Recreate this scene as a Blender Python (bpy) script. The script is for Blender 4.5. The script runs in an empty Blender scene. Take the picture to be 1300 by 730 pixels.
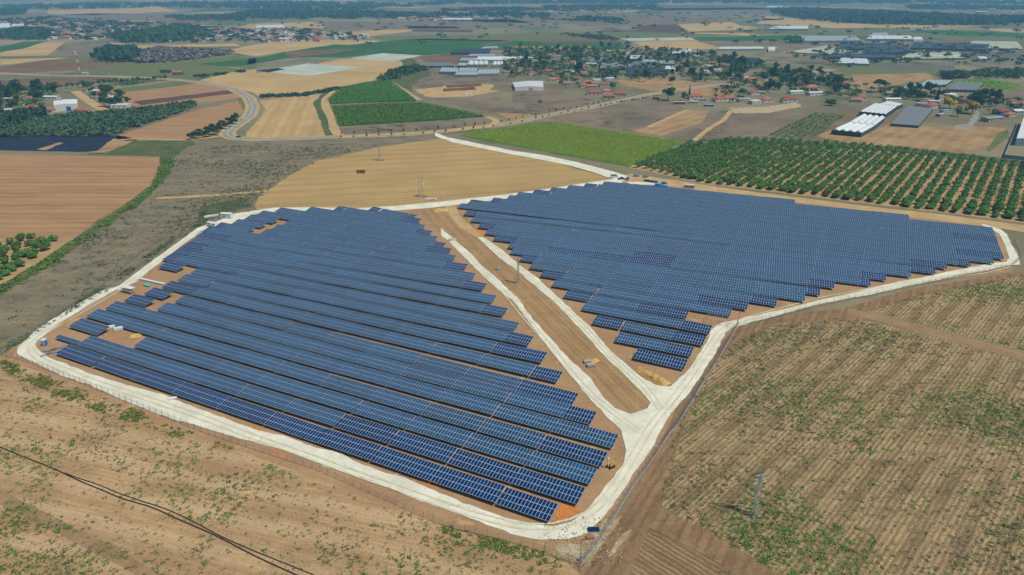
import bpy, bmesh, math, random
import numpy as np
from mathutils import Vector, Matrix, noise
R = math.radians
rnd = random.Random(7)
nrs = np.random.RandomState(5)
SC = bpy.context.scene
COL = SC.collection

# ------------------------------------------------------------------ camera
CAM_H, PITCH, F_PX = 125.96, R(23.0), 911.17
YAW = -0.462                      # direction of the solar rows on the ground
cam = bpy.data.cameras.new('camera'); co = bpy.data.objects.new('camera', cam); COL.objects.link(co)
co.location = (0, 0, CAM_H); co.rotation_euler = (R(90) - PITCH, 0, 0)
cam.sensor_width = 36; cam.lens = 36 * F_PX / 1300; cam.clip_start = 1; cam.clip_end = 90000
SC.camera = co

# ------------------------------------------------------------------ sun, sky, exposure
SUN_EL, SUN_DIR = R(60), (0.855, -0.518)
w = bpy.data.worlds.new('World'); SC.world = w; w.use_nodes = True
nt = w.node_tree; bg = nt.nodes['Background']
sky = nt.nodes.new('ShaderNodeTexSky'); sky.sky_type = 'NISHITA'; sky.sun_disc = False
sky.sun_elevation = SUN_EL; sky.sun_rotation = math.atan2(SUN_DIR[0], SUN_DIR[1])
sky.air_density = 1.0; sky.dust_density = 0.6; sky.ozone_density = 1.5
nt.links.new(sky.outputs[0], bg.inputs[0]); bg.inputs[1].default_value = 0.06
sl = bpy.data.lights.new('sun', 'SUN'); so = bpy.data.objects.new('sun', sl); COL.objects.link(so)
sl.energy = 4.1; sl.angle = R(0.5); sl.color = (1, 0.955, 0.88)
sd = Vector((SUN_DIR[0] * math.cos(SUN_EL), SUN_DIR[1] * math.cos(SUN_EL), math.sin(SUN_EL)))
so.rotation_euler = sd.to_track_quat('Z', 'Y').to_euler(); so.location = (200, -100, 400)
SC.view_settings.view_transform = 'Standard'; SC.view_settings.look = 'None'
SC.view_settings.exposure = 0.08; SC.view_settings.gamma = 1.0; SC.view_settings.use_curve_mapping = False
SC.cycles.volume_bounces = 0; SC.cycles.max_bounces = 4; SC.cycles.diffuse_bounces = 2
SC.cycles.glossy_bounces = 2; SC.cycles.transmission_bounces = 2; SC.cycles.transparent_max_bounces = 6
SC.cycles.use_denoising = True

# ------------------------------------------------------------------ ground geometry helpers
def G(x, y, z=0.0):
    """ground (or height z) position of a survey point of the site map"""
    X = (x - 650) / F_PX; up = -(y - 365) / F_PX
    fy = math.cos(PITCH) + up * math.sin(PITCH); fz = -math.sin(PITCH) + up * math.cos(PITCH)
    t = (z - CAM_H) / fz
    return (X * t, fy * t)
CU, SU = math.cos(YAW), math.sin(YAW)
def UV(x, y, z=0.0):
    a, b = G(x, y, z); return (a * CU + b * SU, -a * SU + b * CU)
def W(u, v): return (u * CU - v * SU, u * SU + v * CU)
def T(ox, oy, pts, s=3.988): return [(ox + x / s, oy + y / s) for x, y in pts]
def height_of(bx, by, ty):
    y = G(bx, by)[1]; k = (365 - ty) / F_PX
    # solve (y sinP + h cosP)/(y cosP - h sinP) = k for h
    h = (k * y * math.cos(PITCH) - y * math.sin(PITCH)) / (math.cos(PITCH) + k * math.sin(PITCH))
    return h + CAM_H
def dist(x, y): return math.hypot(*G(x, y))
def inside(p, poly):
    x, y = p; r = False; n = len(poly)
    for i in range(n):
        x1, y1 = poly[i]; x2, y2 = poly[i - 1]
        if (y1 > y) != (y2 > y) and x < (x2 - x1) * (y - y1) / (y2 - y1) + x1: r = not r
    return r

def S(r, g, b, k=1.0):
    f = lambda c: (c / 12.92 if c <= .04045 else ((c + .055) / 1.055) ** 2.4)
    return (f(r / 255) * k, f(g / 255) * k, f(b / 255) * k, 1)

# ------------------------------------------------------------------ materials
def newmat(name):
    m = bpy.data.materials.new(name); m.use_nodes = True
    n = m.node_tree; return m, n, n.nodes['Principled BSDF'], n.links.new
def node(n, t, **k):
    o = n.nodes.new(t)
    for a, v in k.items(): setattr(o, a, v)
    return o
def nz(n, src, scale, detail=6, rough=.6, dist_=0.0):
    t = node(n, 'ShaderNodeTexNoise'); t.inputs['Scale'].default_value = scale
    t.inputs['Detail'].default_value = detail; t.inputs['Roughness'].default_value = rough
    t.inputs['Distortion'].default_value = dist_
    n.links.new(src, t.inputs['Vector']); return t.outputs['Fac']
def ramp(n, src, a, b):
    r = node(n, 'ShaderNodeMapRange'); r.clamp = True
    r.inputs[1].default_value = a; r.inputs[2].default_value = b
    n.links.new(src, r.inputs[0]); return r.outputs[0]
def mth(n, op, a, b=None):
    m = node(n, 'ShaderNodeMath', operation=op)
    for i, v in enumerate((a, b)):
        if v is None: continue
        if isinstance(v, (int, float)): m.inputs[i].default_value = v
        else: n.links.new(v, m.inputs[i])
    return m.outputs[0]
def mixc(n, fac, a, b, mode='MIX'):
    m = node(n, 'ShaderNodeMix', data_type='RGBA', blend_type=mode)
    if isinstance(fac, (int, float)): m.inputs[0].default_value = fac
    else: n.links.new(fac, m.inputs[0])
    for i, v in ((6, a), (7, b)):
        if isinstance(v, tuple): m.inputs[i].default_value = v
        else: n.links.new(v, m.inputs[i])
    return m.outputs[2]
def plain(name, c, rough=.7, metal=0.0, var=0.0, spec=.3):
    m, n, p, L = newmat(name)
    p.inputs['Roughness'].default_value = rough; p.inputs['Metallic'].default_value = metal
    p.inputs['Specular IOR Level'].default_value = spec
    g = node(n, 'ShaderNodeTexCoord')
    f = nz(n, g.outputs['Object'], 1.3, 5)
    d = tuple(x * .72 for x in c[:3]) + (1,)
    col = mixc(n, ramp(n, f, .35, .65), c, d)
    if var:
        oi = node(n, 'ShaderNodeObjectInfo')
        hv = node(n, 'ShaderNodeHueSaturation')
        L(mth(n, 'ADD', mth(n, 'MULTIPLY', oi.outputs['Random'], 2 * var), 1 - var), hv.inputs['Value'])
        L(mth(n, 'ADD', mth(n, 'MULTIPLY', oi.outputs['Random'], .05 * var), .5 - .025 * var), hv.inputs['Hue'])
        L(col, hv.inputs['Color']); col = hv.outputs[0]
    L(col, p.inputs['Base Color'])
    return m

def field_mat(name, c1, c2, sc=.03, stripes=(), weeds=(), grain=.25, gsc=.9, bump=.25, lo=.38, hi=.62, stretch=None):
    """soil / crop ground: two colours in blotches, furrow stripes (angle, period, colour, amount), weed specks (colour, scale, lo, hi, maskscale)"""
    tone = lambda c: (c[0] * .86, c[1] * .90, c[2] * .80, 1)      # survey colours to soil reflectance
    c1, c2 = tone(c1), tone(c2); stripes = [(a, b, tone(c), d) for a, b, c, d in stripes]; weeds = [(tone(w_[0]),) + tuple(w_[1:]) for w_ in weeds]
    m, n, p, L = newmat(name)
    p.inputs['Roughness'].default_value = .95; p.inputs['Specular IOR Level'].default_value = .1
    pos = node(n, 'ShaderNodeNewGeometry').outputs['Position']
    src = pos
    if stretch:
        mp = node(n, 'ShaderNodeMapping'); mp.inputs['Rotation'].default_value = (0, 0, -stretch[0])
        mp.inputs['Scale'].default_value = (1.0, 1 / stretch[1], 1); L(pos, mp.inputs[0]); src = mp.outputs[0]
    col = mixc(n, ramp(n, nz(n, src, sc, 7, .62), lo, hi), c1, c2)
    for (ang, per, c, amt) in stripes:
        mp = node(n, 'ShaderNodeMapping'); mp.inputs['Rotation'].default_value = (0, 0, -ang); L(pos, mp.inputs[0])
        sx = node(n, 'ShaderNodeSeparateXYZ'); L(mp.outputs[0], sx.inputs[0])
        # wobble and fading make each pass of the plough differ
        wob = mth(n, 'MULTIPLY', nz(n, pos, .35 / per, 4), per * .75)
        ph = mth(n, 'MULTIPLY', mth(n, 'ADD', sx.outputs[1], wob), 2 * math.pi / per)
        s = ramp(n, mth(n, 'SINE', ph), -.4, .9)
        mp2 = node(n, 'ShaderNodeMapping'); mp2.inputs['Rotation'].default_value = (0, 0, -ang)
        mp2.inputs['Scale'].default_value = (.12, 1, 1); L(pos, mp2.inputs[0])
        fade = ramp(n, nz(n, mp2.outputs[0], .5 / per, 5, .65), .28, .58)
        col = mixc(n, mth(n, 'MULTIPLY', mth(n, 'MULTIPLY', s, fade), amt), col, c)
    for (c, s1, lo1, hi1, s2) in weeds:
        a = ramp(n, nz(n, pos, s1, 5, .6), lo1, hi1); b = ramp(n, nz(n, pos, s2, 4, .55), .48, .62)
        col = mixc(n, mth(n, 'MULTIPLY', a, b), col, c)
    gr = ramp(n, nz(n, pos, gsc, 8, .72), .25, .75)
    v = mth(n, 'ADD', mth(n, 'MULTIPLY', gr, 2 * grain), 1 - grain)
    hv = node(n, 'ShaderNodeHueSaturation'); L(v, hv.inputs['Value']); L(col, hv.inputs['Color'])
    L(hv.outputs[0], p.inputs['Base Color'])
    if bump:
        b = node(n, 'ShaderNodeBump'); b.inputs['Strength'].default_value = bump; b.inputs['Distance'].default_value = .5
        L(gr, b.inputs['Height']); L(b.outputs[0], p.inputs['Normal'])
    return m

def leaf_mat(name, c1, c2, var=.25):
    m, n, p, L = newmat(name)
    p.inputs['Roughness'].default_value = .75; p.inputs['Specular IOR Level'].default_value = .15
    g = node(n, 'ShaderNodeNewGeometry'); oi = node(n, 'ShaderNodeObjectInfo')
    col = mixc(n, g.outputs['Random Per Island'], c1, c2)
    hv = node(n, 'ShaderNodeHueSaturation'); L(col, hv.inputs['Color'])
    L(mth(n, 'ADD', mth(n, 'MULTIPLY', oi.outputs['Random'], 2 * var), 1 - var), hv.inputs['Value'])
    L(mth(n, 'ADD', mth(n, 'MULTIPLY', oi.outputs['Random'], .05), .475), hv.inputs['Hue'])
    L(hv.outputs[0], p.inputs['Base Color'])
    return m

# ------------------------------------------------------------------ object helpers
def link(name, me, parent=None, loc=None):
    o = bpy.data.objects.new(name, me); COL.objects.link(o)
    if parent is not None: o.parent = parent
    if loc is not None: o.location = loc
    return o
def tag(o, label=None, cat=None, group=None, kind=None):
    for k, v in (('label', label), ('category', cat), ('group', group), ('kind', kind)):
        if v: o[k] = v
    return o
def thing(name, label, cat, loc=(0, 0, 0), rz=0.0, group=None):
    o = bpy.data.objects.new(name, None); COL.objects.link(o); o.empty_display_size = .5
    o.location = loc; o.rotation_euler = (0, 0, rz); return tag(o, label, cat, group)

class MB:
    """collects faces, builds one mesh"""
    def __init__(self): self.v = []; self.f = []; self.mi = []
    def quad(self, a, b, c, d, m=0): self.poly((a, b, c, d), m)
    def poly(self, pts, m=0):
        i = len(self.v); self.v.extend([tuple(p) for p in pts]); self.f.append(tuple(range(i, i + len(pts)))); self.mi.append(m)
    def box(self, c, s, m=0, rz=0.0, M=None):
        x, y, z = s[0] / 2, s[1] / 2, s[2] / 2
        P = [Vector(p) for p in ((-x, -y, -z), (x, -y, -z), (x, y, -z), (-x, y, -z), (-x, -y, z), (x, -y, z), (x, y, z), (-x, y, z))]
        if M is not None: P = [M @ p for p in P]
        if rz:
            cr, sr = math.cos(rz), math.sin(rz); P = [Vector((p.x * cr - p.y * sr, p.x * sr + p.y * cr, p.z)) for p in P]
        i = len(self.v); self.v.extend([(p.x + c[0], p.y + c[1], p.z + c[2]) for p in P])
        for q in ((0, 3, 2, 1), (4, 5, 6, 7), (0, 1, 5, 4), (1, 2, 6, 5), (2, 3, 7, 6), (3, 0, 4, 7)):
            self.f.append(tuple(i + k for k in q)); self.mi.append(m)
    def bar(self, a, b, r, m=0, n=4, r2=None):
        a, b = Vector(a), Vector(b); d = b - a
        if d.length < 1e-6: return
        d.normalize(); x = d.orthogonal().normalized(); y = d.cross(x); r2 = r if r2 is None else r2
        i = len(self.v)
        for k in range(n):
            t = 2 * math.pi * (k + .5) / n; e = x * math.cos(t) + y * math.sin(t)
            self.v.append(tuple(a + e * r)); self.v.append(tuple(b + e * r2))
        for k in range(n):
            j = (k + 1) % n; self.f.append((i + 2 * k, i + 2 * j, i + 2 * j + 1, i + 2 * k + 1)); self.mi.append(m)
        self.f.append(tuple(i + 2 * k for k in reversed(range(n)))); self.mi.append(m)
        self.f.append(tuple(i + 2 * k + 1 for k in range(n))); self.mi.append(m)
    def mesh(self, name, mats):
        me = bpy.data.meshes.new(name); me.from_pydata(self.v, [], self.f)
        for m in (mats if isinstance(mats, (list, tuple)) else [mats]): me.materials.append(m)
        me.polygons.foreach_set('material_index', self.mi); me.update(); return me
    def build(self, name, mats, parent=None, loc=None): return link(name, self.mesh(name, mats), parent, loc)

def tri_mesh(name, V, mats, mi=None):
    """mesh of loose triangles from an (n,3,3) array"""
    n = len(V); me = bpy.data.meshes.new(name)
    me.vertices.add(3 * n); me.vertices.foreach_set('co', np.asarray(V, dtype=np.float32).reshape(-1))
    me.loops.add(3 * n); me.loops.foreach_set('vertex_index', np.arange(3 * n, dtype=np.int32))
    me.polygons.add(n); me.polygons.foreach_set('loop_start', np.arange(0, 3 * n, 3, dtype=np.int32))
    me.polygons.foreach_set('loop_total', np.full(n, 3, dtype=np.int32))
    for m in (mats if isinstance(mats, (list, tuple)) else [mats]): me.materials.append(m)
    if mi is not None: me.polygons.foreach_set('material_index', np.asarray(mi, dtype=np.int32))
    me.update(calc_edges=True); me.validate(); return me

def jit(poly, step, amp, closed=True):
    """subdivide a ground outline and roughen it"""
    out = []; n = len(poly)
    for i in range(n if closed else n - 1):
        a, b = poly[i], poly[(i + 1) % n]
        d = math.hypot(b[0] - a[0], b[1] - a[1]); k = max(1, min(90, int(d / step)))
        nx, ny = (-(b[1] - a[1]) / max(d, 1e-6), (b[0] - a[0]) / max(d, 1e-6))
        for j in range(k):
            t = j / k; x, y = a[0] + (b[0] - a[0]) * t, a[1] + (b[1] - a[1]) * t
            q = (noise.noise(Vector((x / (step * 2.2), y / (step * 2.2), 3.1))) + .6 * noise.noise(Vector((x / step * 1.3, y / step * 1.3, 9.7)))) * amp
            out.append((x + nx * q, y + ny * q))
    if not closed: out.append(poly[-1])
    return out
def sheet(name, poly, z, mat, step=5, amp=.5):
    P = jit(poly, step, amp)
    bm = bmesh.new(); vs = [bm.verts.new((x, y, z)) for x, y in P]
    f = bm.faces.new(vs); f.normal_update()
    if f.normal.z < 0: f.normal_flip()
    bmesh.ops.triangulate(bm, faces=[f], ngon_method='EAR_CLIP')
    me = bpy.data.meshes.new(name); bm.to_mesh(me); bm.free(); me.materials.append(mat)
    return tag(link(name, me), kind='structure')
def field(name, px, z, mat, step=None, amp=None):
    P = [G(*p) for p in px]
    d = sum(math.hypot(*p) for p in P) / len(P)
    return sheet(name, P, z, mat, step or max(3, d / 130), amp if amp is not None else max(.5, d / 420))
def ribbon(name, px, wid, z, mat, amp=.35, step=4):
    P = jit([G(*p) for p in px], step, 0, closed=False)
    for _ in range(3): P = [P[0]] + [((P[i - 1][0] + 2 * P[i][0] + P[i + 1][0]) / 4, (P[i - 1][1] + 2 * P[i][1] + P[i + 1][1]) / 4) for i in range(1, len(P) - 1)] + [P[-1]]
    mb = MB(); Ls = []
    for i, p in enumerate(P):
        a, b = P[max(0, i - 1)], P[min(len(P) - 1, i + 1)]
        d = math.hypot(b[0] - a[0], b[1] - a[1]) or 1; nx, ny = -(b[1] - a[1]) / d, (b[0] - a[0]) / d
        h = wid / 2; q1 = amp * noise.noise(Vector((p[0] / 6, p[1] / 6, 1))) * 1.6; q2 = amp * noise.noise(Vector((p[0] / 6, p[1] / 6, 7))) * 1.6
        Ls.append(((p[0] + nx * (h + q1), p[1] + ny * (h + q1), z), (p[0] - nx * (h + q2), p[1] - ny * (h + q2), z)))
    for i in range(len(Ls) - 1): mb.quad(Ls[i][1], Ls[i + 1][1], Ls[i + 1][0], Ls[i][0])
    return tag(mb.build(name, mat), kind='structure')

def ang(p, q):
    a, b = G(*p), G(*q); return math.atan2(b[1] - a[1], b[0] - a[0])

# ------------------------------------------------------------------ ground and far country
GREEN = S(62, 92, 52); DGREEN = S(38, 72, 46); OLIVE = S(104, 104, 70)
TAN = S(186, 155, 112); TAN2 = S(168, 136, 96)
m_base = field_mat('dry plain', S(140, 126, 106), S(108, 106, 84), .006, weeds=[(S(60, 78, 52), .02, .5, .62, .0025), (S(112, 88, 70), .004, .5, .56, .0016)], grain=.15, gsc=.15, bump=0)
m_farplain = field_mat('far plain', S(150, 132, 110), S(96, 106, 84), .0022, weeds=[(S(40, 66, 48), .004, .5, .56, .0012), (S(128, 96, 76), .0015, .52, .56, .0009), (S(172, 150, 120), .003, .56, .6, .001)], grain=.12, gsc=.05, bump=0, stretch=(0, 3.5))
bm = bmesh.new()
vs = [bm.verts.new((32000 * math.cos(2 * math.pi * k / 64), 32000 * math.sin(2 * math.pi * k / 64), 0)) for k in range(64)]
bm.faces.new(vs); me = bpy.data.meshes.new('ground'); bm.to_mesh(me); bm.free(); me.materials.append(m_farplain)
tag(link('ground', me), kind='structure')
field('plain', [(-250, 56), (1560, 56), (1900, 300), (1700, 1100), (-600, 1100), (-700, 300)], .03, m_base, 60, 10)

def fm(name, c1, c2, sc=.02, **k): return field_mat(name, c1, c2, sc, **k)
pl_dir = ang((0, 275), (160, 275))
m_plough = fm('ploughed brown soil', S(168, 130, 98), S(150, 112, 84), .02, stripes=[(pl_dir, 9, S(184, 146, 112), .5), (pl_dir, 3.2, S(140, 104, 78), .4)], grain=.12, stretch=(pl_dir, .2))
m_plough2 = fm('red brown soil', S(122, 92, 76), S(104, 78, 66), .015, stripes=[(.2, 14, S(136, 106, 86), .4)], grain=.12)
m_purple = fm('dark tilled soil', S(98, 72, 68), S(88, 66, 62), .02, grain=.1)
m_tanfar = fm('dry stubble far', TAN, TAN2, .01, stripes=[(.12, 22, S(198, 170, 126), .5)], grain=.1, gsc=.3)
wdir = ang((360, 245), (700, 225))
m_wheat = fm('wheat stubble', S(178, 148, 102), S(164, 134, 92), .02, stripes=[(wdir, 16, S(146, 116, 78), .55), (wdir, 6, S(196, 166, 120), .35)], grain=.14)
wd2 = ang((345, 172), (372, 125))
m_wheat2 = fm('wheat stubble strips', S(184, 152, 108), S(172, 140, 100), .02, stripes=[(wd2, 22, S(200, 170, 126), .6), (wd2, 9, S(152, 122, 88), .4)], grain=.12)
m_scrub = fm('grey scrub', S(136, 122, 102), S(110, 102, 88), .04, weeds=[(S(66, 78, 54), .16, .54, .66, .02), (S(132, 118, 98), .12, .52, .64, .03), (S(72, 62, 54), .1, .56, .68, .015)], grain=.3, gsc=.5, stretch=(ang((40, 400), (300, 190)), .35), bump=.5)
m_verge = fm('green verge', S(70, 90, 52), S(104, 100, 70), .09, weeds=[(S(44, 70, 40), .3, .48, .6, .05)], grain=.3, gsc=.6, bump=.5)
m_bare = fm('bare grey ground', S(134, 116, 100), S(110, 98, 86), .02, weeds=[(S(70, 80, 52), .08, .54, .64, .012), (S(78, 66, 58), .05, .5, .64, .012)], grain=.22, gsc=.4)
m_baretan = fm('bare tan ground', S(166, 134, 100), S(140, 108, 80), .03, stripes=[(.9, 12, S(180, 150, 112), .4)], grain=.2, gsc=.4)
m_dirt = fm('site dirt', S(170, 136, 106), S(152, 118, 92), .05, weeds=[(S(190, 120, 70), .1, .56, .68, .02), (S(186, 152, 114), .2, .54, .64, .05)], grain=.18)
m_corr = fm('corridor dirt', S(150, 118, 86), S(166, 132, 98), .06, stripes=[(ang((600, 305), (800, 510)), 5, S(128, 98, 72), .55), (ang((600, 305), (800, 510)), 2.1, S(176, 144, 110), .4)], grain=.22)
m_track = fm('dirt track', S(156, 126, 98), S(136, 108, 84), .1, grain=.2)
m_tracktan = fm('tan track', S(190, 160, 120), S(172, 142, 104), .1, grain=.15)
m_gravel = fm('white limestone gravel', S(226, 221, 212), S(206, 200, 190), .12, weeds=[(S(184, 172, 152), .5, .56, .7, .08)], grain=.12, gsc=1.6, bump=.3)
m_asph = fm('pale worn asphalt', S(150, 146, 140), S(136, 132, 128), .1, grain=.08)
m_line = plain('road paint', (.75, .75, .72, 1), .7)
fdir = ang((400, 655), (700, 720)); rdir = ang((975, 484), (1058, 416)); rdir2 = ang((870, 670), (975, 730))
m_fore = fm('foreground soil', S(190, 156, 120), S(166, 132, 100), .05, stripes=[(fdir, 1.5, S(160, 128, 100), .6), (fdir, 3.2, S(156, 122, 94), .45), (fdir, 11, S(212, 182, 150), .4)], weeds=[(S(112, 118, 66), .5, .56, .7, .035), (S(124, 112, 104), .35, .56, .7, .03), (S(70, 94, 44), .9, .6, .68, .05)], grain=.24, gsc=1.4, bump=.5)
m_right = fm('striped crop remains', S(132, 108, 82), S(148, 122, 94), .04, stripes=[(rdir, 1.35, S(196, 168, 132), .75), (rdir, 2.7, S(188, 160, 124), .45), (rdir, 8.1, S(98, 80, 60), .55)], weeds=[(S(88, 96, 52), .5, .52, .66, .022), (S(58, 82, 40), .9, .57, .66, .03), (S(108, 100, 84), .4, .54, .7, .03)], grain=.3, gsc=1.5, bump=.6)
m_right2 = fm('crop remains by the fork', S(140, 114, 86), S(124, 98, 74), .06, stripes=[(rdir2, 1.4, S(180, 152, 118), .7), (rdir2, 6, S(104, 82, 62), .5)], weeds=[(S(70, 88, 44), .9, .58, .66, .05)], grain=.3, gsc=1.5, bump=.6)
m_churn = fm('churned track soil', S(148, 118, 92), S(126, 100, 78), .12, stripes=[(ang((760, 725), (840, 600)), 2.4, S(112, 84, 64), .6), (ang((760, 725), (840, 600)), 4.3, S(166, 132, 104), .4)], grain=.25, bump=.6)
m_rubble = fm('pale rubble', S(196, 180, 156), S(160, 136, 108), .25, grain=.25, bump=.8)
m_orange = fm('orange sand', S(206, 128, 66), S(184, 116, 68), .3, grain=.2)
m_orch = fm('orchard soil', S(176, 146, 110), S(158, 128, 94), .08, grain=.2)
m_fgreen = fm('far green crop', S(58, 98, 48), S(46, 82, 44), .012, stripes=[(.35, 14, S(74, 112, 58), .4)], grain=.15, gsc=.25)
m_polysheet = fm('white mulch film', S(196, 200, 196), S(170, 176, 172), .03, stripes=[(.5, 7, S(128, 134, 128), .6)], grain=.12)
m_navy = fm('black mulch film', S(40, 50, 74), S(34, 42, 62), .04, grain=.15)
m_grass = fm('rough grass', S(92, 104, 62), S(114, 110, 76), .05, grain=.25, gsc=.5)
m_lime = fm('lime crop', S(104, 140, 52), S(88, 122, 48), .03, grain=.15, gsc=.4)
m_greydead = fm('grey leafless plot', S(108, 104, 98), S(94, 92, 90), .03, grain=.2, gsc=.3)
m_manure = fm('dark compost', S(112, 82, 54), S(96, 70, 48), .05, grain=.2)

R1, R2, R3, R4 = (0, 0), (325, 0), (650, 0), (975, 0)
Z = .06
def F(name, pts, mat, z=None, tile=None, **k):
    return field(name, T(tile[0], tile[1], pts) if tile else pts, z if z is not None else Z, mat, **k)
# far country, thin strips near the top
for pts, m in [
    ([(60, 13), (200, 9), (230, 14), (120, 19), (60, 18)], m_tanfar), ([(0, 21), (120, 17), (300, 18), (420, 22), (280, 27), (0, 25)], m_bare),
    ([(330, 17), (480, 15), (500, 18), (340, 20)], m_baretan), ([(450, 12), (560, 10), (600, 13), (470, 15)], m_bare),
    ([(560, 9), (900, 6), (1000, 12), (560, 15)], m_plough2), ([(640, 15), (860, 17), (1000, 25), (800, 33), (560, 26), (560, 18)], m_bare),
    ([(325, 30), (395, 28), (410, 34), (330, 36)], m_tanfar), ([(405, 28), (650, 24), (700, 34), (560, 37), (420, 38)], m_bare),
    ([(515, 33), (580, 34), (585, 36), (520, 36)], m_fgreen), ([(525, 37), (600, 38), (600, 41), (522, 40)], m_purple),
    ([(975, 20), (1080, 29), (1240, 31), (1230, 34), (1060, 36), (960, 30)], m_tanfar),
    ([(1180, 38), (1320, 43), (1320, 47), (1220, 46), (1150, 40)], m_fgreen), ([(800, 11), (1000, 9), (1300, 14), (1300, 17), (900, 17)], m_bare),
    ([(470, 46), (650, 43), (800, 40), (800, 45), (640, 52), (480, 50)], m_grass),
    ([(0, 60), (30, 53), (60, 52), (30, 62), (0, 66)], m_fgreen)]:
    field('field', pts, .2, m, 40, 4)
F('field', [(0, 270), (130, 215), (330, 215), (240, 280), (0, 285)], m_tanfar, .1, R1)
F('field', [(250, 285), (350, 225), (560, 225), (600, 250), (520, 282)], m_bare, .1, R1)
F('field', [(560, 215), (620, 218), (650, 250), (600, 255)], m_tanfar, .13, R1)
F('field', [(0, 300), (350, 292), (240, 305), (0, 330)], m_tanfar, .13, R1)
F('field', [(0, 285), (240, 282), (480, 290), (460, 310), (0, 302)], m_grass, .09, R1)
F('field', [(0, 340), (240, 303), (640, 320), (420, 352), (0, 375)], m_plough2, .16, R1)
F('field', [(0, 408), (150, 398), (560, 392), (580, 402), (300, 440), (0, 455)], m_plough2, .16, R1)
F('field', [(480, 320), (820, 322), (1200, 282), (1296, 290), (1296, 340), (980, 400), (430, 370)], m_grass, .1, R1)
F('field', [(990, 325), (1296, 293), (1296, 326), (1150, 337)], m_fgreen, .2, R1)
F('field', [(800, 235), (930, 232), (900, 250), (810, 252)], m_tanfar, .2, R1)
F('field', [(560, 455), (960, 420), (1050, 422), (1180, 460), (1240, 495), (740, 552), (600, 520)], m_plough, .1, R1)
F('field', [(540, 456), (880, 418), (1000, 422), (900, 436), (600, 472)], m_grass, .15, R1)
F('field', [(670, 515), (1150, 458), (1185, 472), (710, 533)], m_purple, .15, R1)
F('field', [(560, 700), (980, 560), (1230, 505), (1245, 560), (1120, 650), (1000, 712), (640, 712)], m_plough, .12, R1)
F('field', [(1200, 500), (1250, 490), (1290, 530), (1250, 590), (1130, 680), (1110, 660), (1240, 570)], m_grass, .14, R1)
F('field', [(1000, 408), (1180, 365), (1296, 350), (1296, 470), (1200, 450), (1060, 415)], m_tanfar, .12, R1)
F('field', [(0, 370), (280, 330), (430, 297), (740, 310), (745, 340), (810, 352), (640, 400), (430, 445), (240, 478), (20, 490), (-30, 460)], m_tanfar, .14, R2)
F('field', [(10, 360), (260, 322), (545, 340), (270, 385)], m_polysheet, .2, R2)
F('field', [(10, 358), (110, 345), (150, 352), (60, 368)], m_navy, .23, R2)
F('field', [(466, 297), (640, 270), (845, 281), (700, 310)], m_polysheet, .2, R2)
F('field', [(-160, 262), (-60, 235), (150, 200), (600, 205), (660, 215), (560, 230), (400, 225), (0, 285)], m_tanfar, .1, R2)
F('field', [(-40, 300), (320, 242), (700, 204), (860, 196), (1296, 205), (1296, 235), (850, 280), (640, 268), (430, 293), (200, 290), (-40, 326)], m_fgreen, .2, R2)
F('field', [(130, 262), (520, 246), (400, 270), (180, 290)], m_plough2, .24, R2)
F('field', [(1120, 225), (1296, 203), (1296, 212), (1160, 230)], m_plough2, .24, R2)
F('field', [(20, 510), (340, 470), (300, 520), (355, 690), (0, 700), (-60, 690), (0, 620), (50, 560)], m_wheat2, .14, R2)
F('verge', [(290, 520), (345, 468), (420, 452), (340, 500), (390, 690), (350, 690)], m_verge, .16, R2)
F('verge', [(620, 405), (740, 375), (880, 360), (890, 380), (780, 420), (800, 470), (690, 415)], m_verge, .17, R2)
F('verge', [(735, 310), (790, 290), (830, 330), (880, 355), (760, 345)], m_verge, .17, R2)
F('field', [(770, 400), (900, 360), (1296, 370), (1296, 410), (1000, 440), (800, 445)], m_bare, .1, R2)
F('field', [(820, 290), (960, 275), (1200, 285), (1150, 320), (880, 325)], m_plough2, .12, R2)
F('yard', [(800, 455), (940, 440), (960, 430), (1150, 425), (1210, 430), (1180, 455), (1240, 460), (1060, 490), (900, 495), (860, 490)], m_tracktan, .15, R2)
F('compost_strip', [(960, 432), (1140, 424), (1150, 436), (970, 446)], m_manure, .2, R2)
F('compost_strip', [(945, 450), (1110, 440), (1120, 454), (950, 464)], m_manure, .2, R2)
F('field', [(900, 500), (1200, 490), (1296, 520), (1296, 600), (1140, 575)], m_bare, .12, R2)
F('field', [(410, 650), (1160, 600), (1210, 612), (1180, 635), (430, 682)], m_bare, .13, R2)
# centre and right, behind the arrays
F('field', [(0, 175), (420, 180), (570, 215), (200, 216), (0, 205)], m_plough2, .15, R3)
F('field', [(0, 205), (200, 214), (555, 215), (575, 250), (400, 240), (0, 235)], m_fgreen, .18, R3)
F('field', [(0, 236), (400, 234), (400, 246), (0, 248)], m_baretan, .2, R3)
F('field', [(600, 212), (930, 205), (1085, 245), (900, 252), (720, 250)], m_tanfar, .14, R3)
F('field', [(560, 110), (810, 105), (890, 160), (640, 160), (630, 130)], m_purple, .15, R3)
F('field', [(810, 105), (1100, 108), (1210, 150), (900, 160)], m_tanfar, .15, R3)
F('field', [(900, 188), (1296, 180), (1440, 178), (1390, 204), (1296, 206), (950, 207)], m_fgreen, .16, R3)
F('field', [(930, 208), (1296, 204), (1400, 204), (1350, 236), (1280, 241), (1070, 243)], m_bare, .15, R3)
F('field', [(0, 178), (400, 178), (560, 160), (1000, 172), (1200, 180), (540, 195)], m_grass, .08, R3)
F('field', [(540, 195), (720, 192), (730, 205), (600, 208)], m_polysheet, .2, R3)
F('field', [(740, 195), (900, 190), (925, 202), (750, 206)], m_polysheet, .2, R3)
F('field', [(0, 440), (240, 460), (420, 510), (330, 545), (100, 605), (0, 615)], m_bare, .1, R3)
F('field', [(-80, 570), (100, 580), (140, 590), (0, 612)], m_baretan, .14, R3)
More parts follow.
